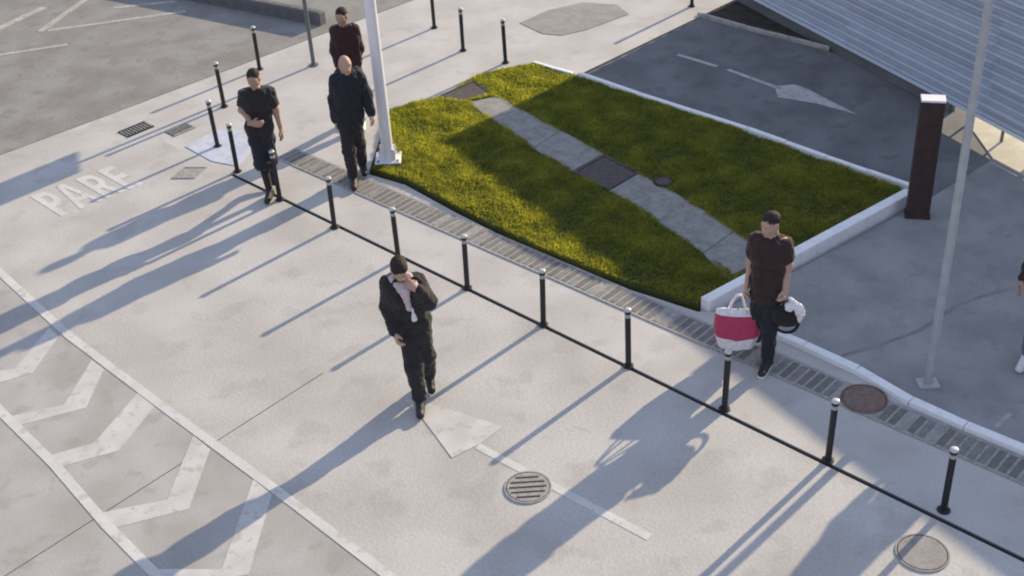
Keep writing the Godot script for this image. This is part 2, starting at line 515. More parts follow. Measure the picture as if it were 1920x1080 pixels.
func head(buf: Dictionary, J: Dictionary) -> void:
	var p := [
		ball(Vector3(0, 0.028, -0.014), Vector3(0.074, 0.088, 0.095)),
		ball(Vector3(0, -0.028, 0.02), Vector3(0.060, 0.086, 0.068)),
		cap(Vector3(-0.042, -0.062, 0.01), Vector3(-0.012, -0.098, 0.056), 0.024, 0.02),
		cap(Vector3(0.042, -0.062, 0.01), Vector3(0.012, -0.098, 0.056), 0.024, 0.02),
		ball(Vector3(0, -0.102, 0.066), Vector3(0.02, 0.016, 0.018)),
		cap(Vector3(0, 0.008, 0.084), Vector3(0, -0.036, 0.106), 0.0085, 0.0125),
		cap(Vector3(-0.012, -0.04, 0.092), Vector3(0.012, -0.04, 0.092), 0.009, 0.009),
		cap(Vector3(-0.036, 0.026, 0.07), Vector3(0.036, 0.026, 0.07), 0.014, 0.014),
		ball(Vector3(-0.04, -0.024, 0.056), Vector3(0.022, 0.02, 0.02)),
		ball(Vector3(0.04, -0.024, 0.056), Vector3(0.022, 0.02, 0.02)),
		cap(Vector3(-0.017, -0.064, 0.08), Vector3(0.017, -0.064, 0.08), 0.008, 0.008),
		cap(Vector3(-0.013, -0.073, 0.078), Vector3(0.013, -0.073, 0.078), 0.008, 0.008),
		ball(Vector3(-0.078, -0.006, -0.008), Vector3(0.011, 0.032, 0.02)),
		ball(Vector3(0.078, -0.006, -0.008), Vector3(0.011, 0.032, 0.02)),
		cap(Vector3(0, -0.05, -0.025), Vector3(0, -0.16, -0.04), 0.054, 0.056)]
	var cuts := [ball(Vector3(-0.031, 0.002, 0.092), Vector3(0.018, 0.011, 0.014)), ball(Vector3(0.031, 0.002, 0.092), Vector3(0.018, 0.011, 0.014))]
	field(buf, p, 0.0056, 110.0, head_frame(J), cuts)

func make_person(called: String, label: String, at: Array, yaw: float, J: Dictionary, look: Dictionary) -> Node3D:
	var t := thing(called, label, "person", v3(at, look.get("y", 0.004)), yaw)
	# the body, one surface: trunk, limbs, head and hands
	var b := new_buf()
	var p := torso(J, 0.0, 0.0, 0.93)
	arm(p, J.shL, J.elL, J.wrL, 0.0, 2.0)
	arm(p, J.shR, J.elR, J.wrR, 0.0, 2.0)
	legs(p, J, -0.006, 2.0)
	for q in [[J.anL, J.toL], [J.anR, J.toR]]: p.append(cap(q[0] - Vector3(0, 0.02, 0), q[1], 0.036, 0.028))
	p.append(cap(J.neck - Vector3(0, 0.05, 0), J.neck + Vector3(0, 0.03, 0), 0.058, 0.054))
	field(b, p, 0.014, 55.0)
	head(b, J)
	for h in [[J.wrL, J.elL, J.palmL, J.handL, true], [J.wrR, J.elR, J.palmR, J.handR, false]]:
		var d: Vector3 = (h[0] - h[1]).normalized()
		if h[3] != Vector3.ZERO: d = h[3].normalized()
		hand(b, h[0], d, h[2], h[4], J.curl)
	put("body", finish(b), look.skin, t)
	# clothes
	if look.has("shirt"):
		var s := new_buf()
		var sp := torso(J, 0.010, 0.0, 0.98)
		field(s, sp, 0.014, 55.0)
		put("shirt", finish(s, 0.006, 8.0, 5), look.shirt, t)
	var j := new_buf()
	var e: float = look.get("thick", 0.02)
	var jp := torso(J, e, look.get("hem", 0.10), look.get("girth", 1.0))
	arm(jp, J.shL, J.elL, J.wrL, e * 0.9 + 0.006, look.get("sleeve", 0.75))
	arm(jp, J.shR, J.elR, J.wrR, e * 0.9 + 0.006, look.get("sleeve", 0.75))
	for extra in look.get("add", []): jp.append(extra)
	field(j, jp, 0.0125, 50.0, Transform3D.IDENTITY, look.get("cuts", []))
	put(look.get("top_name", "shirt"), finish(j, look.get("fold", 0.019), 7.0, hash(called + label) % 1000, Vector3(1, 0.55, 1)), look.top, t)
	var l := new_buf()
	var hw: Vector3 = (J.hipL - J.hipR).normalized()
	var lp := [cap(J.pelvis - hw * 0.065, J.pelvis + hw * 0.065, 0.104, 0.104)]
	legs(lp, J, 0.016, look.get("legs", 1.93), look.get("flare", 0.012))
	field(l, lp, 0.0125, 50.0)
	put(look.get("bottom_name", "trousers"), finish(l, 0.018, 8.0, hash(label) % 1000, Vector3(1, 0.7, 1)), look.bottom, t)
	if look.has("sock"):
		var k := new_buf()
		var kp := []
		for q in [[J.knL, J.anL], [J.knR, J.anR]]: kp.append(cap(q[0].lerp(q[1], 0.25), q[1], 0.055, 0.044))
		field(k, kp, 0.011, 80.0)
		put("sock", finish(k), look.sock, t)
	for q in [[J.anL, J.toL], [J.anR, J.toR]]:
		var sb := new_buf()
		var f: Vector3 = (q[1] - q[0]); f.y = 0.0; f = f.normalized()
		var fd: Vector3 = (q[1] - q[0] + Vector3(0, 0.045, 0)).normalized()
		var heel: Vector3 = q[0] - fd * 0.035 + Vector3(0, -0.04, 0)
		var up: Vector3 = q[0] + Vector3(0, 0.01, 0)
		field(sb, [cap(heel, q[1], 0.044, 0.040), cap(up, q[0].lerp(q[1], 0.55), 0.048, 0.038), cap(up, heel, 0.047, 0.044)], 0.009, 90.0, Transform3D.IDENTITY, [], 0.003)
		var so := put("shoe", finish(sb), look.shoe, t)
		if look.has("sole"):
			var ob := new_buf()
			field(ob, [cap(heel - Vector3(0, 0.03, 0), q[1] - Vector3(0, 0.03, 0), 0.047, 0.043)], 0.009, 90.0, Transform3D.IDENTITY, [cap(heel + Vector3(0, 0.05, 0), q[1] + Vector3(0, 0.05, 0), 0.065, 0.065)], 0.002)
			put("sole", finish(ob), look.sole, so)
	# head details
	var hf := head_frame(J)
	if look.has("hair"):
		var hb := new_buf()
		var hp: Array = [ball(Vector3(0, 0.045, -0.022), Vector3(0.081, 0.084, 0.097))]
		for x in look.get("hair_add", []): hp.append(x)
		field(hb, hp, 0.006, 100.0, hf, [cap(Vector3(0, -0.05, 0.13), Vector3(0, 0.005, 0.125), 0.085, 0.075), ball(Vector3(0, -0.11, 0.0), Vector3(0.12, 0.095, 0.12))])
		put("hair", finish(hb, 0.008, 40.0, 3), look.hair, t)
	for sx in [-1, 1]:
		var eb := SphereMesh.new()
		eb.radius = 0.0125; eb.height = 0.025; eb.radial_segments = 12; eb.rings = 8
		var eye := put("eye", eb, M.eye, t)
		eye.transform = hf * Transform3D(Basis.IDENTITY, Vector3(0.031 * sx, 0.002, 0.074))
		var pb := SphereMesh.new()
		pb.radius = 0.0062; pb.height = 0.0124; pb.radial_segments = 10; pb.rings = 6
		var iris := put("iris", pb, M.iris, eye)
		iris.position = Vector3(0, 0, 0.0078)
		var br := put("eyebrow", tube([Vector3(0.014 * sx, 0.024, 0.0), Vector3(0.032 * sx, 0.029, -0.002), Vector3(0.048 * sx, 0.023, -0.012)], 0.005, 6), look.get("brow", M.brow), t)
		br.transform = hf * Transform3D(Basis.IDENTITY, Vector3(0, 0.0, 0.083))
	var mo := put("mouth", tube([Vector3(-0.021, -0.068, 0.083), Vector3(0, -0.069, 0.0885), Vector3(0.021, -0.068, 0.083)], 0.0042, 6), M.lips, t)
	mo.transform = hf
	return t

# ------------------------------------------------------------------ the scene
const ALONG := Vector2(0.706, 0.709)      # the way the drain channel runs

func _ready() -> void:
	rng.seed = 4711
	# ---- camera
	var cam := Camera3D.new()
	cam.name = "camera"
	add_child(cam)
	cam.transform = Transform3D(Basis(Vector3(0.998, -0.05277, 0.03473), Vector3(0.06317, 0.83371, -0.54858), Vector3(0.0, 0.54968, 0.83538)).orthonormalized(), Vector3(0, 7.81, 0))
	cam.fov = 25.55
	cam.near = 0.1
	cam.far = 600.0
	var lens := CameraAttributesPhysical.new()
	lens.frustum_focal_length = 52.9
	lens.frustum_focus_distance = 2.0
	lens.frustum_near = 0.1
	lens.frustum_far = 600.0
	lens.exposure_aperture = 20.0
	cam.attributes = lens
	cam.current = true
	# ---- sky, air and exposure
	var sky_mat := ProceduralSkyMaterial.new()
	sky_mat.sky_top_color = Color(0.52, 0.57, 0.67)
	sky_mat.sky_horizon_color = Color(0.72, 0.735, 0.765)
	sky_mat.sky_curve = 0.18
	sky_mat.ground_horizon_color = Color(0.5, 0.52, 0.55)
	sky_mat.ground_bottom_color = Color(0.3, 0.3, 0.3)
	sky_mat.sun_angle_max = 3.0
	var sky := Sky.new()
	sky.sky_material = sky_mat
	var env := Environment.new()
	env.background_mode = Environment.BG_SKY
	env.sky = sky
	env.background_energy_multiplier = 0.98
	env.tonemap_mode = Environment.TONE_MAPPER_LINEAR
	env.tonemap_exposure = 1.95
	env.sdfgi_enabled = true
	env.ssao_enabled = true
	env.ssil_enabled = true
	var we := WorldEnvironment.new()
	we.name = "environment"
	we.environment = env
	add_child(we)
	# ---- the sun: low, ahead and to the right of the camera
	var sun := DirectionalLight3D.new()
	sun.name = "sun"
	var az := deg_to_rad(45.9); var el := deg_to_rad(19.7)
	var to_sun := Vector3(sin(az) * cos(el), sin(el), -cos(az) * cos(el))
	sun.look_at_from_position(to_sun * 50.0, Vector3.ZERO, Vector3.UP)
	sun.light_energy = 1.2
	sun.light_color = Color(1.0, 0.92, 0.775)
	sun.light_angular_distance = 0.6
	sun.shadow_enabled = true
	add_child(sun)

	make_materials()
	M.eye = mat(Color(0.6, 0.58, 0.55), 0.3)
	M.iris = mat(Color(0.03, 0.02, 0.015), 0.3)
	M.brow = mat(Color(0.02, 0.015, 0.012), 0.9)
	M.lips = mat(Color(0.28, 0.12, 0.10), 0.6)
	build_ground()
	build_lawn()
	build_wall()
	build_markings()
	build_street_furniture()
	build_people()

func build_ground() -> void:
	structure("ground", slab([[-200, 200], [200, 200], [200, -200], [-200, -200]], -0.125, 0.2), M.soil, "bare dark earth under the paving")
	# the drain slot between road and sidewalk starts at (-3.65, -15.07) and runs along ALONG
	var s := Vector2(-ALONG.y, ALONG.x) * 0.027
	var a0 := Vector2(-3.62, -15.04); var a1 := Vector2(25.2, 13.9)
	var r0 := Vector2(-5.74, -17.16)
	# joint in the concrete of the road, open 14 mm
	var j0 := Vector2(-2.0, -10.5); var jd := Vector2(-0.690, 0.724); var j1 := j0 + jd * 60.0; var jn := Vector2(-jd.y, jd.x) * 0.006
	structure("road", slab([[r0.x, r0.y], [a0.x, a0.y], [a0.x + s.x, a0.y + s.y], [a1.x + s.x, a1.y + s.y], [25, 60],
		[j1.x - jn.x, j1.y - jn.y], [j0.x - jn.x, j0.y - jn.y], [j0.x + jn.x, j0.y + jn.y], [j1.x + jn.x, j1.y + jn.y], [-60, 30], [-37, 10.2]], 0.0, 0.12), M.concrete, "pale concrete carriageway in front of the bollards")
	structure("asphalt_road", slab([[-37, 10.3], [r0.x - 0.02, r0.y - 0.02], [-1.53, -21.0], [21, -40.8], [60, -160], [-160, -160], [-160, 10]], -0.006, 0.1), M.asphalt, "grey asphalt street beyond the sidewalk corner")
	structure("sidewalk", slab([[r0.x, r0.y], [-1.52, -20.97], [21, -40.7], [21, -35.8], [4.3, -20.44], [1.27, -17.60],
		[1.10, -17.50], [0.54, -18.03], [-0.28, -17.76], [-0.91, -17.02], [-1.60, -16.76], [-1.79, -14.80], [-1.29, -14.44], [-0.6, -13.60], [0.28, -12.61], [1.02, -11.90], [1.97, -11.18],
		[2.14, -11.17], [2.89, -10.40], [3.31, -9.95], [3.69, -9.42], [4.07, -9.01], [4.52, -8.58], [25, 11.9], [a1.x - s.x, a1.y - s.y], [a0.x - s.x, a0.y - s.y], [a0.x, a0.y]], 0.0, 0.12), M.sidewalk, "pale concrete sidewalk behind the row of bollards")
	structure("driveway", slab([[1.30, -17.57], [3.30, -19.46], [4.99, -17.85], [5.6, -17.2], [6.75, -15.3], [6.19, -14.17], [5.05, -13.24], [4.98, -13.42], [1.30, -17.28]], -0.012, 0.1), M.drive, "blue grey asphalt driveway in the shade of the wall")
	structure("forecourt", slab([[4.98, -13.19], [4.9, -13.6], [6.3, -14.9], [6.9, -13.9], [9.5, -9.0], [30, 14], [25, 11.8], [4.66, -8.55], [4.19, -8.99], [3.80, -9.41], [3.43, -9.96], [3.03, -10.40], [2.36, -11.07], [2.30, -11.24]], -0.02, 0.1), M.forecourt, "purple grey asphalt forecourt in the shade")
	structure("planting_bed", slab([[3.40, -19.60], [4.35, -20.44], [5.9, -17.2], [5.55, -17.25], [5.07, -17.86]], -0.03, 0.08), M.soil, "dark soil strip between driveway and wall")
	structure("stone_landing", slab([[6.22, -15.2], [6.2, -14.16], [6.55, -13.42], [9.5, -9.1], [11.5, -10.5], [8.3, -15.6], [6.9, -16.3]], 0.002, 0.1), M.cream, "cream stone paving running under the wall")
	structure("side_lane", slab([[-8.3, -15.5], [-6.06, -12.91], [-4.86, -11.47], [-3.60, -10.14], [-2.968 + jn.x, -9.484 + jn.y], [-2.968 + jd.x * 12 + jn.x, -9.484 + jd.y * 12 + jn.y], [-2.968 + jd.x * 12 - jn.x, -9.484 + jd.y * 12 - jn.y], [-2.968 - jn.x, -9.484 - jn.y], [-2.26, -8.75], [-0.2, -6.55], [20, 14.5], [20, 60], [-60, 30], [-34, 8]], 0.002, 0.002), M.lane, "slightly darker concrete lane left of the long white line")
	# drain channel with its grating bars
	var ch := thing("drain_channel", "narrow dark slot drain running along the row of bollards", "drain")
	put("channel_floor", strip([-3.62, -15.04], [5.2, -6.18], 0.06, -0.05, 0.05), M.slot, ch)
	for sg in [-1.0, 1.0]:
		put("edge_rail", strip([-3.62, -15.04], [5.2, -6.18], 0.006, -0.006, 0.05, 0.0, sg * 0.023), M.grey_steel, ch)
	# paver band
	var band := thing("paver_band", "", "")
	band.set_meta("kind", "structure")
	band.set_meta("label", "band of small dark grey pavers along the sidewalk")
	var b0 := Vector2(-2.95, -15.54); var b1 := Vector2(4.75, -8.08)
	var bd := (b1 - b0).normalized(); var bn := Vector2(-bd.y, bd.x)
	put("paver_bed", strip([b0.x, b0.y], [b1.x, b1.y], 0.30, 0.010, 0.02), M.iron, band)
	for sg in [-1.0, 1.0]:
		for e in 9:
			var ea := b0.lerp(b1, e / 9.0) + bd * 0.003; var eb := b0.lerp(b1, (e + 1) / 9.0) - bd * 0.003
			put("edging", strip([ea.x, ea.y], [eb.x, eb.y], 0.03, 0.0108, 0.03, 0.001, sg * 0.163), M.iron, band)
	var shapes := []
	for i in 4: shapes.append(box(Vector3(0.070 + 0.004 * (i % 2), 0.0135, 0.278), 0.003))
	var n := int(b0.distance_to(b1) / 0.098)
	for i in n:
		var c := b0 + bd * (0.05 + i * 0.098)
		if c.distance_to(Vector2(3.32, -9.52)) < 0.25: continue
		var pv := put("paver", shapes[i % 4], M.pavers[[0, 1, 2, 0, 1, 1, 3, 1, 0, 0][rng.randi_range(0, 9)]], band)
		pv.position = Vector3(c.x, rng.randf_range(-0.001, 0.0015), c.y)
		pv.rotation.y = -bd.angle() + rng.randf_range(-0.02, 0.02)
	# a worn repair and a pale blue painted corner
	structure("asphalt_patch", slab([[0.40, -19.72], [0.75, -19.2], [1.05, -19.08], [1.45, -19.25], [2.2, -19.80], [2.05, -20.25], [1.5, -20.45], [0.9, -20.2]], 0.008, 0.006), M.patch, "grey repair patch in the far sidewalk")
	structure("painted_corner", slab([[-4.40, -15.95], [-4.02, -16.42], [-3.66, -16.33], [-3.42, -15.75], [-3.56, -15.25], [-3.95, -15.45]], 0.008, 0.006), M.pale_blue, "pale blue painted corner between the bollards")
	# kerbs
	kerb_run("lawn_kerb", "thin white kerb between shaded lawn and driveway", [[1.19, -17.43], [1.99, -16.57], [3.28, -15.28], [4.12, -14.35], [4.94, -13.47]], 0.07, 0.09, 0.2, 0.8, M.kerb, "kerb")
	kerb_run("driveway_kerb", "thin kerb between far driveway edge and dark soil strip", [[3.30, -19.60], [3.96, -18.90], [4.53, -18.36], [5.03, -17.87]], 0.05, 0.05, 0.15, 0.7, M.old_paint, "kerb")
	kerb_run("low_wall", "low white wall between lawn and forecourt ending at the dark pillar", [[2.06, -11.22], [4.86, -13.27]], 0.13, 0.13, 0.24, 0.86, M.kerb, "wall")
	kerb_run("sidewalk_kerb", "white kerb along the sidewalk in front of the forecourt", [[2.22, -11.14], [2.95, -10.41], [3.37, -9.96], [3.745, -9.42], [4.13, -9.01], [4.59, -8.58], [7.5, -5.6]], 0.10, 0.06, 0.18, 0.75, M.kerb, "kerb")
	kerb_run("corner_kerb", "short sunlit white kerb at the far corner of the lawn", [[0.55, -18.00], [0.85, -17.72], [1.12, -17.48]], 0.07, 0.06, 0.15, 0.5, M.kerb, "kerb")
	# low divider in the street
	tag(put("street_divider", strip([-6.9, -22.85], [-2.86, -20.22], 0.14, 0.22, 0.25, 0.02), M.divider), "low concrete divider in the street beyond the sign post", "divider")

func inside(p: Vector2, poly: PackedVector2Array) -> bool:
	return Geometry2D.is_point_in_polygon(p, poly)

func build_lawn() -> void:
	var outline := [[1.06, -17.46], [0.54, -17.97], [-0.25, -17.70], [-0.87, -16.97], [-1.55, -16.70], [-1.73, -14.84], [-1.26, -14.50], [-0.57, -13.66], [0.31, -12.67], [1.05, -11.97], [1.97, -11.30], [2.0, -11.27], [4.78, -13.30], [4.82, -13.46], [4.02, -14.36], [3.2, -15.30], [1.9, -16.62], [1.12, -17.42]]
	structure("lawn", slab(outline, 0.035, 0.16, 0.02), M.turf, "raised lawn bed between sidewalk, driveway and forecourt")
	# the path of concrete slabs through the grass, with a metal cover in it and one at its head
	var path := [[-0.50, -16.78], [-0.05, -16.90], [0.79, -15.66], [1.60, -14.46], [2.22, -13.54], [2.84, -12.38], [3.02, -12.06], [2.32, -11.60], [2.40, -11.84], [1.61, -13.32], [1.03, -14.14], [0.40, -15.11], [-0.30, -16.35]]
	var p2 := PackedVector2Array()
	for p in path: p2.append(Vector2(p[0], p[1]))
	var pt := thing("garden_path", "", "")
	pt.set_meta("kind", "structure")
	pt.set_meta("label", "straight path of pale concrete slabs through the lawn")
	var L := [[-0.48, -16.70], [-0.10, -16.02], [0.40, -15.13], [0.86, -14.42], [1.28, -13.86], [1.78, -13.02], [2.2, -12.26], [2.36, -11.72]]
	var R := [[-0.02, -16.86], [0.36, -16.28], [0.80, -15.62], [1.32, -14.86], [1.72, -14.28], [2.22, -13.50], [2.66, -12.72], [2.98, -12.12]]
	for i in L.size() - 1:
		if i == 3: continue
		var a := Vector2(L[i][0], L[i][1]); var b := Vector2(R[i][0], R[i][1]); var c := Vector2(R[i + 1][0], R[i + 1][1]); var d := Vector2(L[i + 1][0], L[i + 1][1])
		var m := (a + b + c + d) / 4.0
		var q := []
		for v in [a, b, c, d]:
			var w: Vector2 = v + (m - v).normalized() * 0.004
			q.append([w.x, w.y])
		put("concrete_slab", slab(q, 0.055 + rng.randf_range(-0.003, 0.003), 0.05, 0.006), M.path, pt)
	cover("path_cover", "dark brown square metal cover halfway along the shaded path", [[0.87, -14.41], [1.32, -14.84], [1.71, -14.28], [1.28, -13.88]], 0.052, M.dark_lid)
	cover("lawn_cover", "dark brown metal cover in the lawn at the sunlit head of the path", [[-0.90, -16.98], [-0.36, -17.46], [-0.12, -16.96], [-0.54, -16.74]], 0.05, M.dark_lid)
	# small round sprinkler box
	var sp := thing("sprinkler_box", "small dark round lid in the shaded grass beside the path", "lid", Vector3(1.98, 0.04, -13.98))
	put("lid", lathe([[0.0, 0.0], [0.10, 0.0], [0.10, 0.03], [0.085, 0.036], [0.0, 0.036]], 20), M.dark_lid, sp)
	put("rim", lathe([[0.104, 0.0], [0.125, 0.0], [0.125, 0.026], [0.104, 0.026]], 20), M.slot, sp)
	# grass: one tuft of bent blades, many times
	var st := SurfaceTool.new()
	st.begin(Mesh.PRIMITIVE_TRIANGLES)
	var g := RandomNumberGenerator.new()
	g.seed = 99
	for k in 7:
		var a := g.randf() * TAU
		var r := g.randf() * 0.022
		var o := Vector3(cos(a) * r, 0, sin(a) * r)
		var lean := g.randf() * TAU
		var ld := Vector3(cos(lean), 0, sin(lean))
		var h := g.randf_range(0.022, 0.05)
		var w := ld.cross(Vector3.UP) * 0.0032
		var mid := o + Vector3(0, h * 0.6, 0) + ld * h * 0.25
		var tip := o + Vector3(0, h, 0) + ld * h * 0.75
		for v in [o - w, o + w, mid + w * 0.8, o - w, mid + w * 0.8, mid - w * 0.8, mid - w * 0.8, mid + w * 0.8, tip]:
			st.add_vertex(v)
	st.generate_normals()
	var blade := st.commit()
	var gm := StandardMaterial3D.new()
	gm.vertex_color_use_as_albedo = true
	gm.roughness = 0.7
	gm.cull_mode = BaseMaterial3D.CULL_DISABLED
	gm.backlight_enabled = true
	gm.backlight = Color(1.25, 1.25, 0.55)
	var o2 := PackedVector2Array()
	for p in outline: o2.append(Vector2(p[0], p[1]))
	var holes := [Geometry2D.offset_polygon(p2, -0.045)[0]]
	for h in [[[0.87, -14.41], [1.32, -14.84], [1.71, -14.28], [1.28, -13.88]], [[-0.90, -16.98], [-0.36, -17.46], [-0.12, -16.96], [-0.54, -16.74]]]:
		var hp := PackedVector2Array()
		for p in h: hp.append(Vector2(p[0], p[1]))
		holes.append(hp)
	var ns := FastNoiseLite.new()
	ns.seed = 5
	ns.frequency = 0.9
	ns.fractal_octaves = 3
	var xf: Array[Transform3D] = []
	var cols: Array[Color] = []
	while xf.size() < 100000:
		var q := Vector2(g.randf_range(-1.8, 4.95), g.randf_range(-18.1, -11.2))
		if not inside(q, o2): continue
		var bad := false
		for h in holes:
			if inside(q, h): bad = true
		if bad: continue
		var t := ns.get_noise_2d(q.x * 1.6, q.y * 1.6)
		if t < -0.32 and g.randf() < 0.35: continue
		var sc := g.randf_range(0.6, 1.05) * (1.0 + t * 0.6)
		var tilt := Basis.from_euler(Vector3(g.randf_range(-0.3, 0.3), g.randf() * TAU, g.randf_range(-0.3, 0.3)))
		xf.append(Transform3D(tilt.scaled(Vector3(sc, sc, sc)), Vector3(q.x, 0.034, q.y)))
		var y := clampf(0.5 + t * 0.55 + g.randf_range(-0.3, 0.3), 0.0, 1.0)
		cols.append(Color(0.20, 0.235, 0.14).lerp(Color(0.53, 0.515, 0.20), y))
	var mm := MultiMesh.new()
	mm.transform_format = MultiMesh.TRANSFORM_3D
	mm.use_colors = true
	mm.mesh = blade
	mm.instance_count = xf.size()
	for i in xf.size():
		mm.set_instance_transform(i, xf[i])
		mm.set_instance_color(i, cols[i])
	var mi := MultiMeshInstance3D.new()
	mi.name = "grass"
	mi.multimesh = mm
	mi.material_override = gm
	add_child(mi)
	tag(mi, "short yellow green grass of the lawn", "grass", "", "stuff")

func cover(called: String, label: String, poly: Array, y: float, m: Material) -> void:
	var c := Vector2.ZERO
	for p in poly: c += Vector2(p[0], p[1])
	c /= poly.size()
	var t := thing(called, label, "cover", Vector3(c.x, 0, c.y))
	var outer := []; var inner := []; var plate := []
	for p in poly:
		var d := Vector2(p[0], p[1]) - c
		outer.append(d)
		inner.append(d * 0.88)
		plate.append([d.x * 0.855, d.y * 0.855])
	for i in outer.size():
		var k := (i + 1) % outer.size()
		put("frame", slab([[outer[i].x, outer[i].y], [outer[k].x, outer[k].y], [inner[k].x, inner[k].y], [inner[i].x, inner[i].y]], y + 0.006, 0.06), m, t)
	put("plate", slab(plate, y, 0.05), m, t)

func build_wall() -> void:
	# corrugated metal wall, 2.1 m high, its foot open at the right where light comes through under it
	var a := Vector2(4.02, -20.16); var b := Vector2(9.75, -7.06)
	var d := (b - a).normalized(); var n := Vector2(-d.y, d.x)     # n looks away from the camera side? set below
	if n.dot(Vector2(-1, 0.3)) < 0.0: n = -n
	var t := thing("corrugated_wall", "long blue grey corrugated metal wall at the far right", "wall", Vector3(a.x, 0, a.y))
	var l := a.distance_to(b)
	var turn := Basis(Vector3(d.x, 0, d.y), Vector3.UP, Vector3(n.x, 0, n.y) * (1.0 if Vector3(d.x, 0, d.y).cross(Vector3.UP).dot(Vector3(n.x, 0, n.y)) > 0.0 else -1.0))
	var zs := 1.0 if Vector3(turn.z).dot(Vector3(n.x, 0, n.y)) > 0.0 else -1.0
	var rows := 15; var y0 := 0.22; var pitch := 1.80 / rows
	# one wave of the sheet, drawn out along the wall
	var st := SurfaceTool.new()
	st.begin(Mesh.PRIMITIVE_TRIANGLES)
	var prof := []
	for i in 11:
		var u := i / 10.0
		prof.append(Vector2(u * pitch, 0.030 * zs * clampf(sin(u * TAU) * 1.5, -1.0, 1.0)))
	var sheets := 5
	l = l / sheets + 0.02
	for i in 10:
		var p: Vector2 = prof[i]; var q: Vector2 = prof[i + 1]
		var o := Vector3(0, -(q.y - p.y) * zs, (q.x - p.x) * zs).normalized()
		add_face(st, [Vector3(0, p.x, p.y), Vector3(l, p.x, p.y), Vector3(l, q.x, q.y), Vector3(0, q.x, q.y)], o)
		add_face(st, [Vector3(0, p.x, p.y - 0.003 * zs), Vector3(l, p.x, p.y - 0.003 * zs), Vector3(l, q.x, q.y - 0.003 * zs), Vector3(0, q.x, q.y - 0.003 * zs)], -o)
	l = a.distance_to(b)
	var wave := st.commit()
	var tints := []
	for i in 3:
		var m: StandardMaterial3D = M.cladding.duplicate()
		m.albedo_color = Color(1, 1, 1) * [1.0, 0.94, 0.97][i]
		tints.append(m)
	for r in rows:
		for c in sheets:
			var s := put("cladding_slat", wave, tints[(r * 2 + c * 5 + (c * r) % 2) % 3], t)
			s.transform = Transform3D(turn, Vector3(d.x, 0, d.y) * c * l / sheets + Vector3(n.x, 0, n.y) * 0.004 * (c % 2) + Vector3(0, y0 + r * pitch, 0))
	var bar := func(called: String, x0: float, x1: float, yb: float, h: float, z0: float, z1: float, m: Material):
		var o := put(called, slab([[x0, z0], [x1, z0], [x1, z1], [x0, z1]], yb + h, h, 0.003), m, t)
		o.transform = Transform3D(turn, Vector3.ZERO)
	bar.call("bottom_trim", 0.0, l, y0 - 0.05, 0.05, -0.03, 0.035, M.trim)
	var wedge := SurfaceTool.new()
	wedge.begin(Mesh.PRIMITIVE_TRIANGLES)
	var yb := y0 + 1.80
	var hs := [[0.0, 0.44], [10.0, 0.03], [14.25, 0.03]]
	for zz in [-0.03, 0.03]:
		for i in 2:
			add_face(wedge, [Vector3(hs[i][0], yb, zz), Vector3(hs[i + 1][0], yb, zz), Vector3(hs[i + 1][0], yb + hs[i + 1][1], zz), Vector3(hs[i][0], yb + hs[i][1], zz)], Vector3(0, 0, signf(zz)))
	for i in 2:
		add_face(wedge, [Vector3(hs[i][0], yb + hs[i][1], -0.03), Vector3(hs[i + 1][0], yb + hs[i + 1][1], -0.03), Vector3(hs[i + 1][0], yb + hs[i + 1][1], 0.03), Vector3(hs[i][0], yb + hs[i][1], 0.03)], Vector3.UP)
	add_face(wedge, [Vector3(0, yb, -0.03), Vector3(0, yb, 0.03), Vector3(0, yb + 0.44, 0.03), Vector3(0, yb + 0.44, -0.03)], Vector3.LEFT)
	var tp := put("top_flashing", wedge.commit(), M.trim, t)
	tp.transform = Transform3D(turn, Vector3.ZERO)
	bar.call("plinth", 0.0, 5.05, -0.10, y0 + 0.09, -0.05 * zs - 0.02, -0.05 * zs + 0.02, M.drive)
	for i in 9:
		bar.call("post", 0.05 + i * 1.65, 0.12 + i * 1.65, -0.1, y0 + 1.8, -0.10 * zs - 0.03, -0.10 * zs + 0.03, M.grey_steel)
	for i in 4:
		bar.call("foot_rail", 5.45 + i * 0.62, 5.48 + i * 0.62, 0.0, y0 - 0.052, -0.012, 0.018, M.grey_steel)

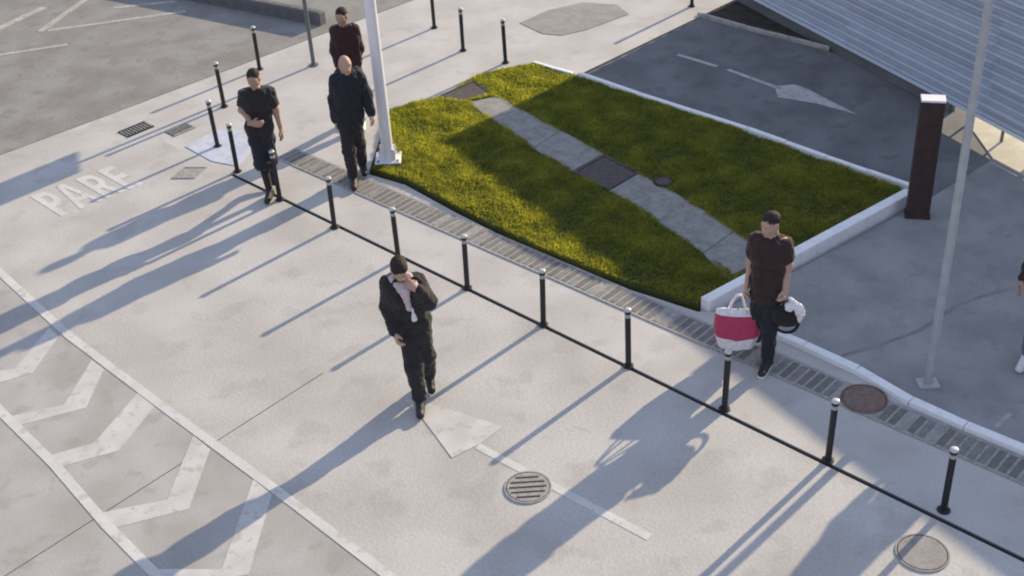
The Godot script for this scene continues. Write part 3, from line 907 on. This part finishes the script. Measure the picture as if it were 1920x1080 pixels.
func build_markings() -> void:
	var road: Node = get_node("road")
	var mark := func(called: String, mesh: Mesh, m: Material, lab := ""):
		var o := put(called, mesh, m, road)
		if lab != "": o.set_meta("label", lab)
	mark.call("lane_line", ribbon([[-8.3, -15.5], [-6.06, -12.91], [-4.86, -11.47], [-3.60, -10.14], [-2.26, -8.75], [-0.2, -6.55]], 0.095, 0.0065, 0.003), M.paint)
	mark.call("lane_line", ribbon([[-6.3, -11.5], [-5.24, -10.21], [-4.46, -9.33], [-3.75, -8.44], [-2.4, -6.9]], 0.095, 0.0065, 0.003), M.paint)
	var right := [[[-5.13, -11.66], [-4.98, -11.47], [-5.09, -10.82], [-5.30, -10.92]], [[-4.50, -10.99], [-4.33, -10.81], [-4.36, -10.17], [-4.60, -10.24]],
		[[-3.88, -10.36], [-3.66, -10.12], [-3.87, -9.46], [-4.14, -9.60]], [[-3.18, -9.62], [-2.98, -9.40], [-3.04, -8.58], [-3.26, -8.72]], [[-2.50, -8.93], [-2.30, -8.70], [-2.38, -7.72], [-2.62, -7.80]]]
	var left := [[[-5.09, -10.82], [-5.30, -10.92], [-5.68, -10.86], [-5.55, -10.62]], [[-4.36, -10.17], [-4.60, -10.24], [-5.20, -10.08], [-5.02, -9.93]],
		[[-3.87, -9.46], [-4.14, -9.60], [-4.58, -9.44], [-4.44, -9.26]], [[-3.04, -8.58], [-3.26, -8.72], [-3.86, -8.60], [-3.70, -8.38]], [[-2.38, -7.72], [-2.62, -7.80], [-3.26, -7.86], [-3.10, -7.62]]]
	for i in 5:
		mark.call("chevron", slab([right[i][0], right[i][1], right[i][2], left[i][3], left[i][2], right[i][3]], 0.0042, 0.002), M.worn_paint)
	# arrow: shaft and head
	mark.call("arrow_shaft", strip([1.04, -7.86], [-0.42, -9.20], 0.085, 0.003, 0.003), M.paint)
	mark.call("arrow_head", slab([[-1.14, -9.98], [-0.98, -9.94], [-0.17, -9.46], [-0.40, -9.22], [-0.66, -9.05], [-0.95, -9.66]], 0.0055, 0.005), M.worn_paint)
	# the painted word
	var font := SystemFont.new()
	font.font_names = PackedStringArray(["Droid Sans"])
	font.font_weight = 700
	var origin := Vector3(-5.66, 0.001, -14.18)
	var rv := Vector3(0.90, 0, -0.74); var uv := Vector3(-0.58, 0, -0.60)
	var tm := TextMesh.new()
	tm.text = "PARE"
	tm.font = font
	tm.font_size = 64
	tm.pixel_size = 0.01
	tm.depth = 0.006
	tm.horizontal_alignment = HORIZONTAL_ALIGNMENT_LEFT
	tm.vertical_alignment = VERTICAL_ALIGNMENT_BOTTOM
	var sz := tm.get_aabb()
	var word := put("painted_word", tm, M.paint, road)
	word.transform = Transform3D(Basis(rv / sz.size.x, uv / sz.size.y, Vector3.UP * 0.8), origin) * Transform3D(Basis.IDENTITY, Vector3(-sz.position.x, -sz.position.y, 0))
	# old gore lines in the street
	var street: Node = get_node("asphalt_road")
	for q in [[[-8.6, -19.66], [-7.10, -20.05], 0.10], [[-7.74, -20.72], [-7.26, -22.4], 0.12], [[-7.62, -20.74], [-5.35, -21.25], 0.10], [[-6.7, -21.65], [-5.6, -21.78], 0.10], [[-8.75, -20.6], [-8.0, -21.9], 0.16]]:
		put("gore_line", strip(q[0], q[1], q[2], -0.002, 0.003), M.old_paint, street)
	put("edge_line", strip([-5.6, -22.3], [-2.9, -20.52], 0.14, -0.002, 0.003), M.old_paint, street)
	# driveway marks
	var drive: Node = get_node("driveway")
	put("lane_dash", strip([2.75, -18.07], [3.27, -17.53], 0.07, -0.008, 0.003), M.dim_paint, drive)
	put("lane_dash", strip([3.40, -17.40], [4.02, -16.62], 0.07, -0.008, 0.003), M.dim_paint, drive)
	put("arrow_head", slab([[3.96, -16.72], [4.24, -16.74], [4.40, -16.55], [4.86, -15.66], [4.40, -16.08], [3.92, -16.36]], -0.008, 0.003), M.dim_paint, drive)
	var court: Node = get_node("forecourt")
	put("sealed_crack", ribbon([[3.30, -10.27], [3.75, -10.42], [4.20, -10.62], [4.75, -11.05], [5.4, -11.3]], 0.045, -0.017, 0.003), M.asphalt, court)
	put("old_line", strip([4.42, -9.02], [4.62, -9.2], 0.05, -0.016, 0.003), M.old_paint, court)

func manhole(called: String, label: String, at: Vector3, r: float, m: Material, ribs: Material) -> void:
	var t := thing(called, label, "manhole", at)
	put("frame", lathe([[r * 0.93, 0.0], [r * 0.93, 0.010], [r, 0.010], [r * 1.01, 0.0]], 36), m, t)
	put("gap", lathe([[r * 0.935, 0.004], [r * 0.89, 0.004]], 36), M.slot, t)
	put("lid", lathe([[r * 0.895, 0.0], [r * 0.895, 0.008], [r * 0.87, 0.010], [0.0, 0.010]], 36), m, t)
	for k in (5 if ribs != m else 0):
		var x := (k - 2) * r * 0.3
		var h := sqrt(maxf(r * r * 0.6 - x * x, 0.001))
		put("rib", strip([-h, x], [h, x], r * 0.07, 0.016, 0.006, 0.002), ribs, t)

func bollard_proto() -> Node3D:
	var t := thing("bollard", "", "bollard", Vector3.ZERO, 0.0, "black bollards with pale caps around the sidewalk")
	put("base_plate", lathe([[0.058, 0.0], [0.058, 0.008], [0.054, 0.011], [0.040, 0.013], [0.036, 0.03], [0.0, 0.03]], 24), M.black_steel, t)
	put("post", lathe([[0.030, 0.014], [0.030, 0.60]], 20), M.black_steel, t)
	put("reflective_band", lathe([[0.0305, 0.60], [0.031, 0.602], [0.031, 0.638], [0.0305, 0.64]], 20), M.band, t)
	put("collar", lathe([[0.030, 0.64], [0.033, 0.645], [0.033, 0.672], [0.027, 0.676]], 20), M.black_steel, t)
	put("cap", lathe([[0.035, 0.674], [0.037, 0.678], [0.037, 0.688], [0.031, 0.697], [0.02, 0.703], [0.0, 0.705]], 20), M.cap, t)
	return t

func build_street_furniture() -> void:
	var spots := [
		[2.77, -8.69, "black bollard whose white cap overlaps the reddish manhole cover"],
		[3.59, -7.96, "black bollard nearest the lower right corner of the view"],
		[1.97, -9.51, "black bollard next to the feet of the person with the red bag"],
		[1.13, -10.29, "black bollard two along from the person with the red bag towards the lawn"],
		[0.31, -11.11, "black bollard standing where the arrow and play of shadows begin in mid row"],
		[-0.50, -11.92, "black bollard just beyond the shoulder of the person in a black suit"],
		[-1.30, -12.61, "black bollard rising right behind the head of the person in a black suit"],
		[-2.12, -13.46, "black bollard in front of the feet of the bald person in a dark hoodie"],
		[-2.88, -14.25, "black bollard beside the lower leg of the person in a black t-shirt"],
		[-3.55, -15.10, "black bollard at the corner end of the drain slot"],
		[-3.94, -15.89, "black bollard on the outer edge of the pale blue painted corner"],
		[-4.05, -17.19, "black bollard between the painted corner and the asphalt street edge"],
		[-3.70, -18.49, "black bollard at the street edge left of the sign post"],
		[-1.00, -19.75, "black bollard farthest back behind the white pole"],
		[-0.53, -18.72, "black bollard between white pole and lone bollard near the lawn top"],
		[0.12, -18.14, "black bollard at the top edge of the sunlit lawn"],
		[3.26, -19.98, "black bollard at the far corner of the driveway by the wall"]]
	spots[4][2] = "black bollard in mid row below the lawn, fifth from the lower right end"
	var proto := bollard_proto()
	for i in spots.size():
		var o: Node3D = proto
		if i > 0:
			o = proto.duplicate()
			o.name = numbered("bollard")
			add_child(o)
		o.position = Vector3(spots[i][0], 0.004, spots[i][1])
		o.rotation = Vector3(rng.randf_range(-0.018, 0.018), rng.randf() * TAU, rng.randf_range(-0.018, 0.018))
		o.set_meta("label", spots[i][2])
	# white pole on the lawn corner
	var wp := thing("white_pole", "tall white pole with a flanged foot at the lawn corner", "pole", Vector3(-1.53, 0.05, -15.10))
	put("shaft", lathe([[0.078, 0.02], [0.060, 7.5], [0.0, 7.5]], 28), M.pole_white, wp)
	put("foot_flange", box(Vector3(0.34, 0.022, 0.34), 0.004), M.pole_white, wp)
	for k in 4:
		var g := put("gusset", slab([[-0.006, 0.0], [0.006, 0.0], [0.006, 0.07], [-0.006, 0.07]], 0.17, 0.15, 0.002), M.pole_white, wp)
		g.rotation.y = k * PI * 0.5 + PI * 0.25
		g.position = Vector3(sin(g.rotation.y), 0, cos(g.rotation.y)) * 0.074
		var bo := put("bolt", lathe([[0.014, 0.02], [0.014, 0.045], [0.0, 0.045]], 8), M.grey_steel, wp)
		bo.position = Vector3(sin(k * PI * 0.5 + PI * 0.25), 0, cos(k * PI * 0.5 + PI * 0.25)) * 0.18
	# thin grey pole on the forecourt
	var gp := thing("grey_pole", "tall thin grey pole standing on the forecourt behind the kerb", "pole", Vector3(4.00, -0.02, -9.72))
	put("shaft", lathe([[0.042, 0.0], [0.040, 1.0], [0.030, 8.0], [0.0, 8.0]], 24), M.pole_grey, gp)
	put("foot_plate", box(Vector3(0.20, 0.025, 0.16), 0.004), M.pole_grey, gp)
	# dark pillar
	var pl := thing("dark_pillar", "dark brown steel pillar with a bright white top at the wall end", "pillar", Vector3(4.86, -0.02, -12.92), deg_to_rad(-14.0))
	put("column", box(Vector3(0.26, 1.50, 0.17), 0.006), M.rust, pl)
	var cp := put("top_cap", box(Vector3(0.268, 0.022, 0.178), 0.004), M.pole_white, pl)
	cp.position.y = 1.502
	put("base_collar", box(Vector3(0.29, 0.03, 0.20), 0.006), M.rust, pl)
	# sign post at the far corner, its plate above the view
	var sp := thing("sign_post", "grey sign post at the street corner with its plate above the view", "sign post", Vector3(-2.86, 0.004, -18.52))
	put("post", lathe([[0.032, 0.0], [0.032, 2.25], [0.0, 2.25]], 18), M.grey_steel, sp)
	put("base_plate", lathe([[0.075, 0.0], [0.075, 0.012], [0.0, 0.012]], 18), M.grey_steel, sp)
	var sg := put("sign_plate", box(Vector3(0.66, 0.52, 0.02), 0.0), M.sign_face, sp)
	sg.position = Vector3(-0.045, 1.45, 0)
	sg.rotation.y = deg_to_rad(-72.0)
	# covers and grates
	manhole("manhole_cover", "round ribbed iron manhole cover in the road beside the arrow", Vector3(0.03, 0.001, -8.58), 0.215, M.iron, M.dark_lid)
	manhole("manhole_cover", "round reddish brown manhole cover in the shaded sidewalk by the white kerb", Vector3(3.32, 0.010, -9.52), 0.225, M.red_iron, M.red_iron)
	manhole("manhole_cover", "faint round pale manhole cover in the road at the lower right", Vector3(3.26, 0.001, -7.48), 0.22, M.patch, M.patch)
	grate("storm_grate", "dark slatted storm grate left of the painted corner", [-5.22, -16.60], 0.44, 0.24, 0.78, M.slot)
	grate("storm_grate", "paler slatted grate beside the bollard left of the painted corner", [-4.57, -16.50], 0.36, 0.22, 0.78, M.iron)
	cover("utility_cover", "small grey rectangular cover near the painted word on the road", [[-4.42, -15.02], [-4.30, -15.32], [-3.98, -15.28], [-4.10, -14.98]], 0.006, M.iron)

func grate(called: String, label: String, at: Array, l: float, w: float, turn: float, m: Material) -> void:
	var t := thing(called, label, "grate", v3(at, 0.003), turn)
	put("pit", slab([[-l / 2, -w / 2], [l / 2, -w / 2], [l / 2, w / 2], [-l / 2, w / 2]], 0.003, 0.003), M.slot, t)
	for s in [-1.0, 1.0]:
		put("frame", strip([-l / 2, s * w / 2], [l / 2, s * w / 2], 0.03, 0.012, 0.012, 0.003), m, t)
	for i in 9:
		var x := -l / 2 + l * (i + 0.5) / 9.0
		put("slat", strip([x, -w / 2 + 0.016], [x, w / 2 - 0.016], 0.02, 0.010, 0.008, 0.003), M.iron if m == M.slot else m, t)

func build_people() -> void:
	var skin := mat(Color(0.36, 0.22, 0.16), 0.6)
	skin.subsurf_scatter_enabled = true
	skin.subsurf_scatter_strength = 0.15
	var skin2 := mat(Color(0.42, 0.27, 0.20), 0.6)
	var black := cloth(Color(0.020, 0.018, 0.020), 201)
	var black2 := cloth(Color(0.014, 0.015, 0.022), 202)
	var brown := cloth(Color(0.034, 0.017, 0.016), 203)
	var maroon := cloth(Color(0.035, 0.014, 0.014), 204, 0.2)
	var pink_white := cloth(Color(0.52, 0.42, 0.44), 205)
	var white := cloth(Color(0.68, 0.67, 0.67), 206)
	var jeans := cloth(Color(0.13, 0.15, 0.20), 207)
	var pale_jeans := cloth(Color(0.36, 0.39, 0.46), 208)
	var shoe := mat(Color(0.014, 0.013, 0.014), 0.6)
	var white_shoe := mat(Color(0.62, 0.61, 0.60), 0.6)
	var hair := mat(Color(0.018, 0.012, 0.010), 0.8)
	var fair := mat(Color(0.14, 0.10, 0.04), 0.8)

	# walking towards the camera, black suit, one hand at the face
	make_person("person", "person in a black suit and pale scarf, one hand raised to the face", [-0.95, -9.97], 0.02, pose({
		pelvis = Vector3(-0.02, 0.95, 0), chest = Vector3(-0.065, 1.27, 0.03), neck = Vector3(-0.09, 1.45, 0.05), head = Vector3(-0.095, 1.60, 0.10), head_turn = Vector3(0.5, 0.15, 0.05),
		shL = Vector3(0.08, 1.42, 0.03), elL = Vector3(0.21, 1.20, 0.08), wrL = Vector3(0.10, 1.41, 0.18), handL = Vector3(-0.6, 0.7, 0.1), palmL = Vector3(-0.6, -0.3, -0.7),
		shR = Vector3(-0.245, 1.41, 0.02), elR = Vector3(-0.30, 1.12, -0.02), wrR = Vector3(-0.23, 0.92, 0.16), palmR = Vector3(1, 0, -0.2),
		hipL = Vector3(0.065, 0.91, 0), knL = Vector3(0.095, 0.50, -0.03), anL = Vector3(0.09, 0.12, -0.22), toL = Vector3(0.11, 0.045, -0.06),
		hipR = Vector3(-0.10, 0.91, 0), knR = Vector3(-0.06, 0.50, 0.10), anR = Vector3(-0.03, 0.085, 0.13), toR = Vector3(-0.03, 0.04, 0.31), curl = 0.75}),
		{skin = skin2, top = black, bottom = black, shoe = shoe, hair = hair, shirt = white, top_name = "jacket", thick = 0.022, hem = 0.15, sleeve = 1.93, flare = 0.018, legs = 1.98,
		hair_add = [ball(Vector3(0, 0.06, 0.03), Vector3(0.075, 0.06, 0.07))],
		cuts = [cap(Vector3(-0.07, 1.45, 0.22), Vector3(-0.02, 1.14, 0.21), 0.085, 0.055)]})
	var suit: Node3D = get_node("person")
	var sb := new_buf()
	field(sb, [cap(Vector3(-0.155, 1.455, 0.05), Vector3(-0.05, 1.40, 0.16), 0.036, 0.04), cap(Vector3(0.0, 1.47, 0.06), Vector3(-0.05, 1.40, 0.16), 0.036, 0.04), cap(Vector3(-0.05, 1.41, 0.16), Vector3(-0.02, 1.20, 0.165), 0.038, 0.026), cap(Vector3(-0.155, 1.455, 0.05), Vector3(-0.09, 1.48, -0.05), 0.036, 0.036), cap(Vector3(0.0, 1.47, 0.06), Vector3(-0.09, 1.48, -0.05), 0.036, 0.036)], 0.009, 70.0)
	var fb := new_buf()
	field(fb, [cap(Vector3(0.0, 1.20, 0.118), Vector3(0.012, 1.04, 0.115), 0.012, 0.028)], 0.008, 90.0)
	put("shirt_front", finish(fb, 0.006, 12.0, 9), white, suit)
	put("scarf", finish(sb, 0.012, 14.0, 8), pink_white, suit)

	# bald, dark hoodie, walking up from the street
	make_person("person", "bald person in a dark hoodie walking with both arms hanging, left of the white pole", [-1.93, -14.66], 0.10, pose({
		pelvis = Vector3(0.02, 0.95, 0), chest = Vector3(0.05, 1.27, 0.02), neck = Vector3(0.07, 1.46, 0.02), head = Vector3(0.065, 1.625, 0.05), head_turn = Vector3(0.1, 0.35, 0),
		shL = Vector3(0.245, 1.42, 0), elL = Vector3(0.335, 1.16, -0.02), wrL = Vector3(0.385, 0.93, 0.05), shR = Vector3(-0.11, 1.41, 0.0), elR = Vector3(-0.185, 1.13, -0.05), wrR = Vector3(-0.205, 0.87, -0.02),
		hipL = Vector3(0.095, 0.91, 0), knL = Vector3(0.11, 0.50, -0.02), anL = Vector3(0.12, 0.11, -0.22), toL = Vector3(0.14, 0.045, -0.06),
		hipR = Vector3(-0.065, 0.91, 0), knR = Vector3(-0.055, 0.50, 0.11), anR = Vector3(-0.04, 0.085, 0.12), toR = Vector3(-0.05, 0.04, 0.30)}),
		{skin = skin2, top = black2, bottom = black, shoe = shoe, top_name = "hoodie", thick = 0.025, hem = 0.12, sleeve = 1.95, flare = 0.015, fold = 0.022,
		add = [cap(Vector3(-0.03, 1.47, -0.09), Vector3(0.17, 1.47, -0.09), 0.05, 0.05), cap(Vector3(-0.03, 1.47, -0.09), Vector3(-0.01, 1.44, 0.06), 0.035, 0.028), cap(Vector3(0.17, 1.47, -0.09), Vector3(0.14, 1.44, 0.06), 0.035, 0.028)]})

	# black t-shirt, one forearm bent to the belly
	make_person("person", "person in a loose black t-shirt and dark shorts by the end of the drain slot", [-3.02, -14.42], 0.12, pose({
		pelvis = Vector3(0.01, 0.95, 0), chest = Vector3(0.045, 1.27, 0.02), neck = Vector3(0.06, 1.46, 0.03), head = Vector3(0.055, 1.625, 0.06), head_turn = Vector3(0.2, -0.2, 0),
		shL = Vector3(0.235, 1.42, 0), elL = Vector3(0.30, 1.15, -0.03), wrL = Vector3(0.34, 0.90, 0.02), shR = Vector3(-0.12, 1.42, 0.0), elR = Vector3(-0.215, 1.20, -0.02), wrR = Vector3(-0.08, 1.10, 0.20), handR = Vector3(1, -0.1, 0.15), palmR = Vector3(0.2, -0.2, -1.0),
		hipL = Vector3(0.085, 0.91, 0), knL = Vector3(0.07, 0.50, 0.02), anL = Vector3(0.05, 0.20, -0.27), toL = Vector3(0.06, 0.07, -0.16),
		hipR = Vector3(-0.075, 0.91, 0), knR = Vector3(-0.035, 0.50, 0.09), anR = Vector3(0.0, 0.085, 0.09), toR = Vector3(-0.05, 0.04, 0.26)}),
		{skin = skin, top = black, bottom = black2, shoe = shoe, hair = hair, thick = 0.022, hem = 0.18, sleeve = 0.78, legs = 1.12, flare = 0.032, bottom_name = "shorts", sock = black, fold = 0.022})

	# maroon padded jacket, farther back
	make_person("person", "person in a maroon padded jacket and pale jeans behind the bald person", [-2.04, -16.26], 0.05, pose({
		pelvis = Vector3(0.0, 0.95, 0), chest = Vector3(0.02, 1.27, 0.0), head = Vector3(-0.01, 1.63, 0.03), neck = Vector3(0.0, 1.46, 0.0), squeeze = 0.66, head_turn = Vector3(0.1, -0.3, 0),
		shL = Vector3(0.19, 1.42, 0), elL = Vector3(0.24, 1.14, -0.02), wrL = Vector3(0.19, 0.95, 0.12), shR = Vector3(-0.165, 1.42, 0.0), elR = Vector3(-0.225, 1.14, -0.02), wrR = Vector3(-0.17, 0.95, 0.12),
		knL = Vector3(0.11, 0.50, 0.08), anL = Vector3(0.13, 0.085, 0.06), toL = Vector3(0.15, 0.04, 0.24), knR = Vector3(-0.09, 0.50, 0.0), anR = Vector3(-0.09, 0.11, -0.15), toR = Vector3(-0.1, 0.045, 0.02)}),
		{skin = skin, top = maroon, bottom = pale_jeans, shoe = white_shoe, hair = hair, top_name = "padded_jacket", girth = 0.9, thick = 0.024, hem = 0.12, sleeve = 1.9, fold = 0.022})

	# carrying a red bag and a black bag
	make_person("person", "person in a dark brown t-shirt carrying a red bag and a black bag", [2.50, -10.24], -0.45, pose({
		pelvis = Vector3(-0.02, 0.95, 0), chest = Vector3(-0.02, 1.27, 0.02), neck = Vector3(-0.02, 1.46, 0.03), head = Vector3(-0.03, 1.625, 0.05), squeeze = 0.72, head_turn = Vector3(0.15, -0.5, 0),
		shL = Vector3(0.16, 1.42, 0), elL = Vector3(0.22, 1.16, -0.02), wrL = Vector3(0.235, 0.95, 0.08), shR = Vector3(-0.20, 1.42, 0.0), elR = Vector3(-0.275, 1.14, -0.02), wrR = Vector3(-0.30, 0.88, 0.02),
		hipL = Vector3(0.065, 0.91, 0), knL = Vector3(0.075, 0.50, 0.07), anL = Vector3(0.075, 0.085, 0.10), toL = Vector3(0.06, 0.04, 0.28),
		hipR = Vector3(-0.10, 0.91, 0), knR = Vector3(-0.14, 0.49, 0.0), anR = Vector3(-0.17, 0.22, -0.30), toR = Vector3(-0.18, 0.09, -0.20), curl = 0.95}),
		{skin = skin2, top = brown, bottom = black2, shoe = shoe, sole = white_shoe, hair = hair, girth = 1.03, thick = 0.022, hem = 0.16, sleeve = 0.72, flare = 0.012, fold = 0.020})
	bags(Vector3(2.50, 0, -10.24), -0.45)

	# at the right edge of the view
	make_person("person", "person at the right edge cut off by the frame, in pale jeans and white shoes", [5.20, -10.02], -0.55, pose({
		pelvis = Vector3(0.0, 0.95, 0), head_turn = Vector3(0.1, 0.2, 0),
		shR = Vector3(-0.175, 1.42, 0.02), elR = Vector3(-0.29, 1.17, 0.0), wrR = Vector3(-0.36, 0.94, 0.14),
		knL = Vector3(0.11, 0.50, -0.02), anL = Vector3(0.12, 0.10, -0.16), toL = Vector3(0.13, 0.045, 0.0), knR = Vector3(-0.10, 0.50, 0.10), anR = Vector3(-0.12, 0.085, 0.14), toR = Vector3(-0.16, 0.04, 0.32), curl = 0.4}),
		{skin = skin, top = brown, bottom = jeans, shoe = white_shoe, hair = hair, top_name = "sweater", thick = 0.02, hem = 0.14, sleeve = 1.9, flare = 0.018, y = -0.018})

func bags(at: Vector3, yaw: float) -> void:
	var basis := Basis(Vector3.UP, yaw)
	var red := cloth(Color(0.43, 0.045, 0.105), 301)
	var white := cloth(Color(0.72, 0.69, 0.70), 302)
	var black := cloth(Color(0.014, 0.014, 0.015), 303)
	# red tote: hangs from the right hand
	var hp := at + basis * Vector3(-0.285, 0, 0.05)
	var t := thing("red_bag", "red shopping bag with white rim and white bottom hanging from a hand", "bag", Vector3(hp.x, 0, hp.z), yaw + 0.30)
	var loft := func(levels: Array, m: Material, called: String):
		# levels: [y, half width, half depth, sag]
		var b := {v = PackedVector3Array(), i = PackedInt32Array()}
		var nseg := 40
		for l in levels:
			for k in nseg:
				var a := TAU * k / nseg
				var c := cos(a); var s := sin(a)
				var x: float = l[1] * signf(c) * pow(absf(c), 0.5); var z: float = l[2] * signf(s) * pow(absf(s), 0.5)
				b.v.append(Vector3(x, l[0] - l[3] * (1.0 - absf(x) / l[1]), z))
		var ii := PackedInt32Array()
		for r in levels.size() - 1:
			for k in nseg:
				var p: int = r * nseg + k; var q: int = r * nseg + (k + 1) % nseg
				ii.append_array(PackedInt32Array([p, q, q + nseg, p, q + nseg, p + nseg]))
		b.i = ii
		put(called, finish(b, 0.012, 9.0, 21), m, t)
	loft.call([[0.19, 0.01, 0.005, 0.0], [0.175, 0.13, 0.07, 0.02], [0.19, 0.18, 0.095, 0.03], [0.325, 0.215, 0.105, 0.04]], white, "bag_bottom")
	loft.call([[0.325, 0.218, 0.107, 0.04], [0.40, 0.228, 0.11, 0.03], [0.57, 0.215, 0.07, 0.02]], red, "bag_body")
	loft.call([[0.57, 0.217, 0.072, 0.02], [0.585, 0.205, 0.04, 0.025], [0.60, 0.19, 0.014, 0.025], [0.602, 0.01, 0.004, 0.0]], white, "bag_rim")
	for s in [-1.0, 1.0]:
		put("handle", tube([Vector3(-0.09, 0.57, 0.045 * s), Vector3(-0.07, 0.66, 0.03 * s), Vector3(-0.02, 0.765, 0.012 * s), Vector3(0.03, 0.77, 0.012 * s), Vector3(0.06, 0.66, 0.03 * s), Vector3(0.08, 0.57, 0.045 * s)], 0.010, 8), white, t)
	# black bag with a hanging strap, from the left hand
	var lp := at + basis * Vector3(0.205, 0, 0.09)
	var k := thing("black_bag", "round black bag with a looped strap hanging from a hand", "bag", Vector3(lp.x, 0, lp.z), yaw + 0.1)
	var kb := new_buf()
	field(kb, [ball(Vector3(0.0, 0.65, 0), Vector3(0.145, 0.105, 0.085)), ball(Vector3(-0.02, 0.70, 0), Vector3(0.11, 0.08, 0.07))], 0.009, 60.0)
	put("bag_body", finish(kb, 0.012, 9.0, 4), black, k)
	var loop := []
	for i in 15:
		var a := PI + PI * i / 14.0
		loop.append(Vector3(cos(a) * 0.12, 0.60 + sin(a) * 0.13, 0.01))
	put("strap", tube(loop, 0.017, 8), black, k)
	put("handle", tube([Vector3(-0.05, 0.72, 0), Vector3(-0.03, 0.82, 0), Vector3(0.01, 0.845, 0), Vector3(0.05, 0.80, 0), Vector3(0.06, 0.70, 0)], 0.010, 8), black, k)
	# white plastic bag beside it
	var wb := new_buf()
	var w := thing("plastic_bag", "small crumpled white plastic bag held above the black bag", "bag", Vector3(lp.x, 0, lp.z), yaw)
	field(wb, [ball(Vector3(0.135, 0.72, 0.02), Vector3(0.035, 0.085, 0.04)), cap(Vector3(0.12, 0.78, 0.02), Vector3(0.02, 0.87, 0.0), 0.03, 0.012), ball(Vector3(0.03, 0.80, 0.05), Vector3(0.045, 0.04, 0.03))], 0.008, 60.0)
	put("bag_body", finish(wb, 0.022, 11.0, 6), white, w)
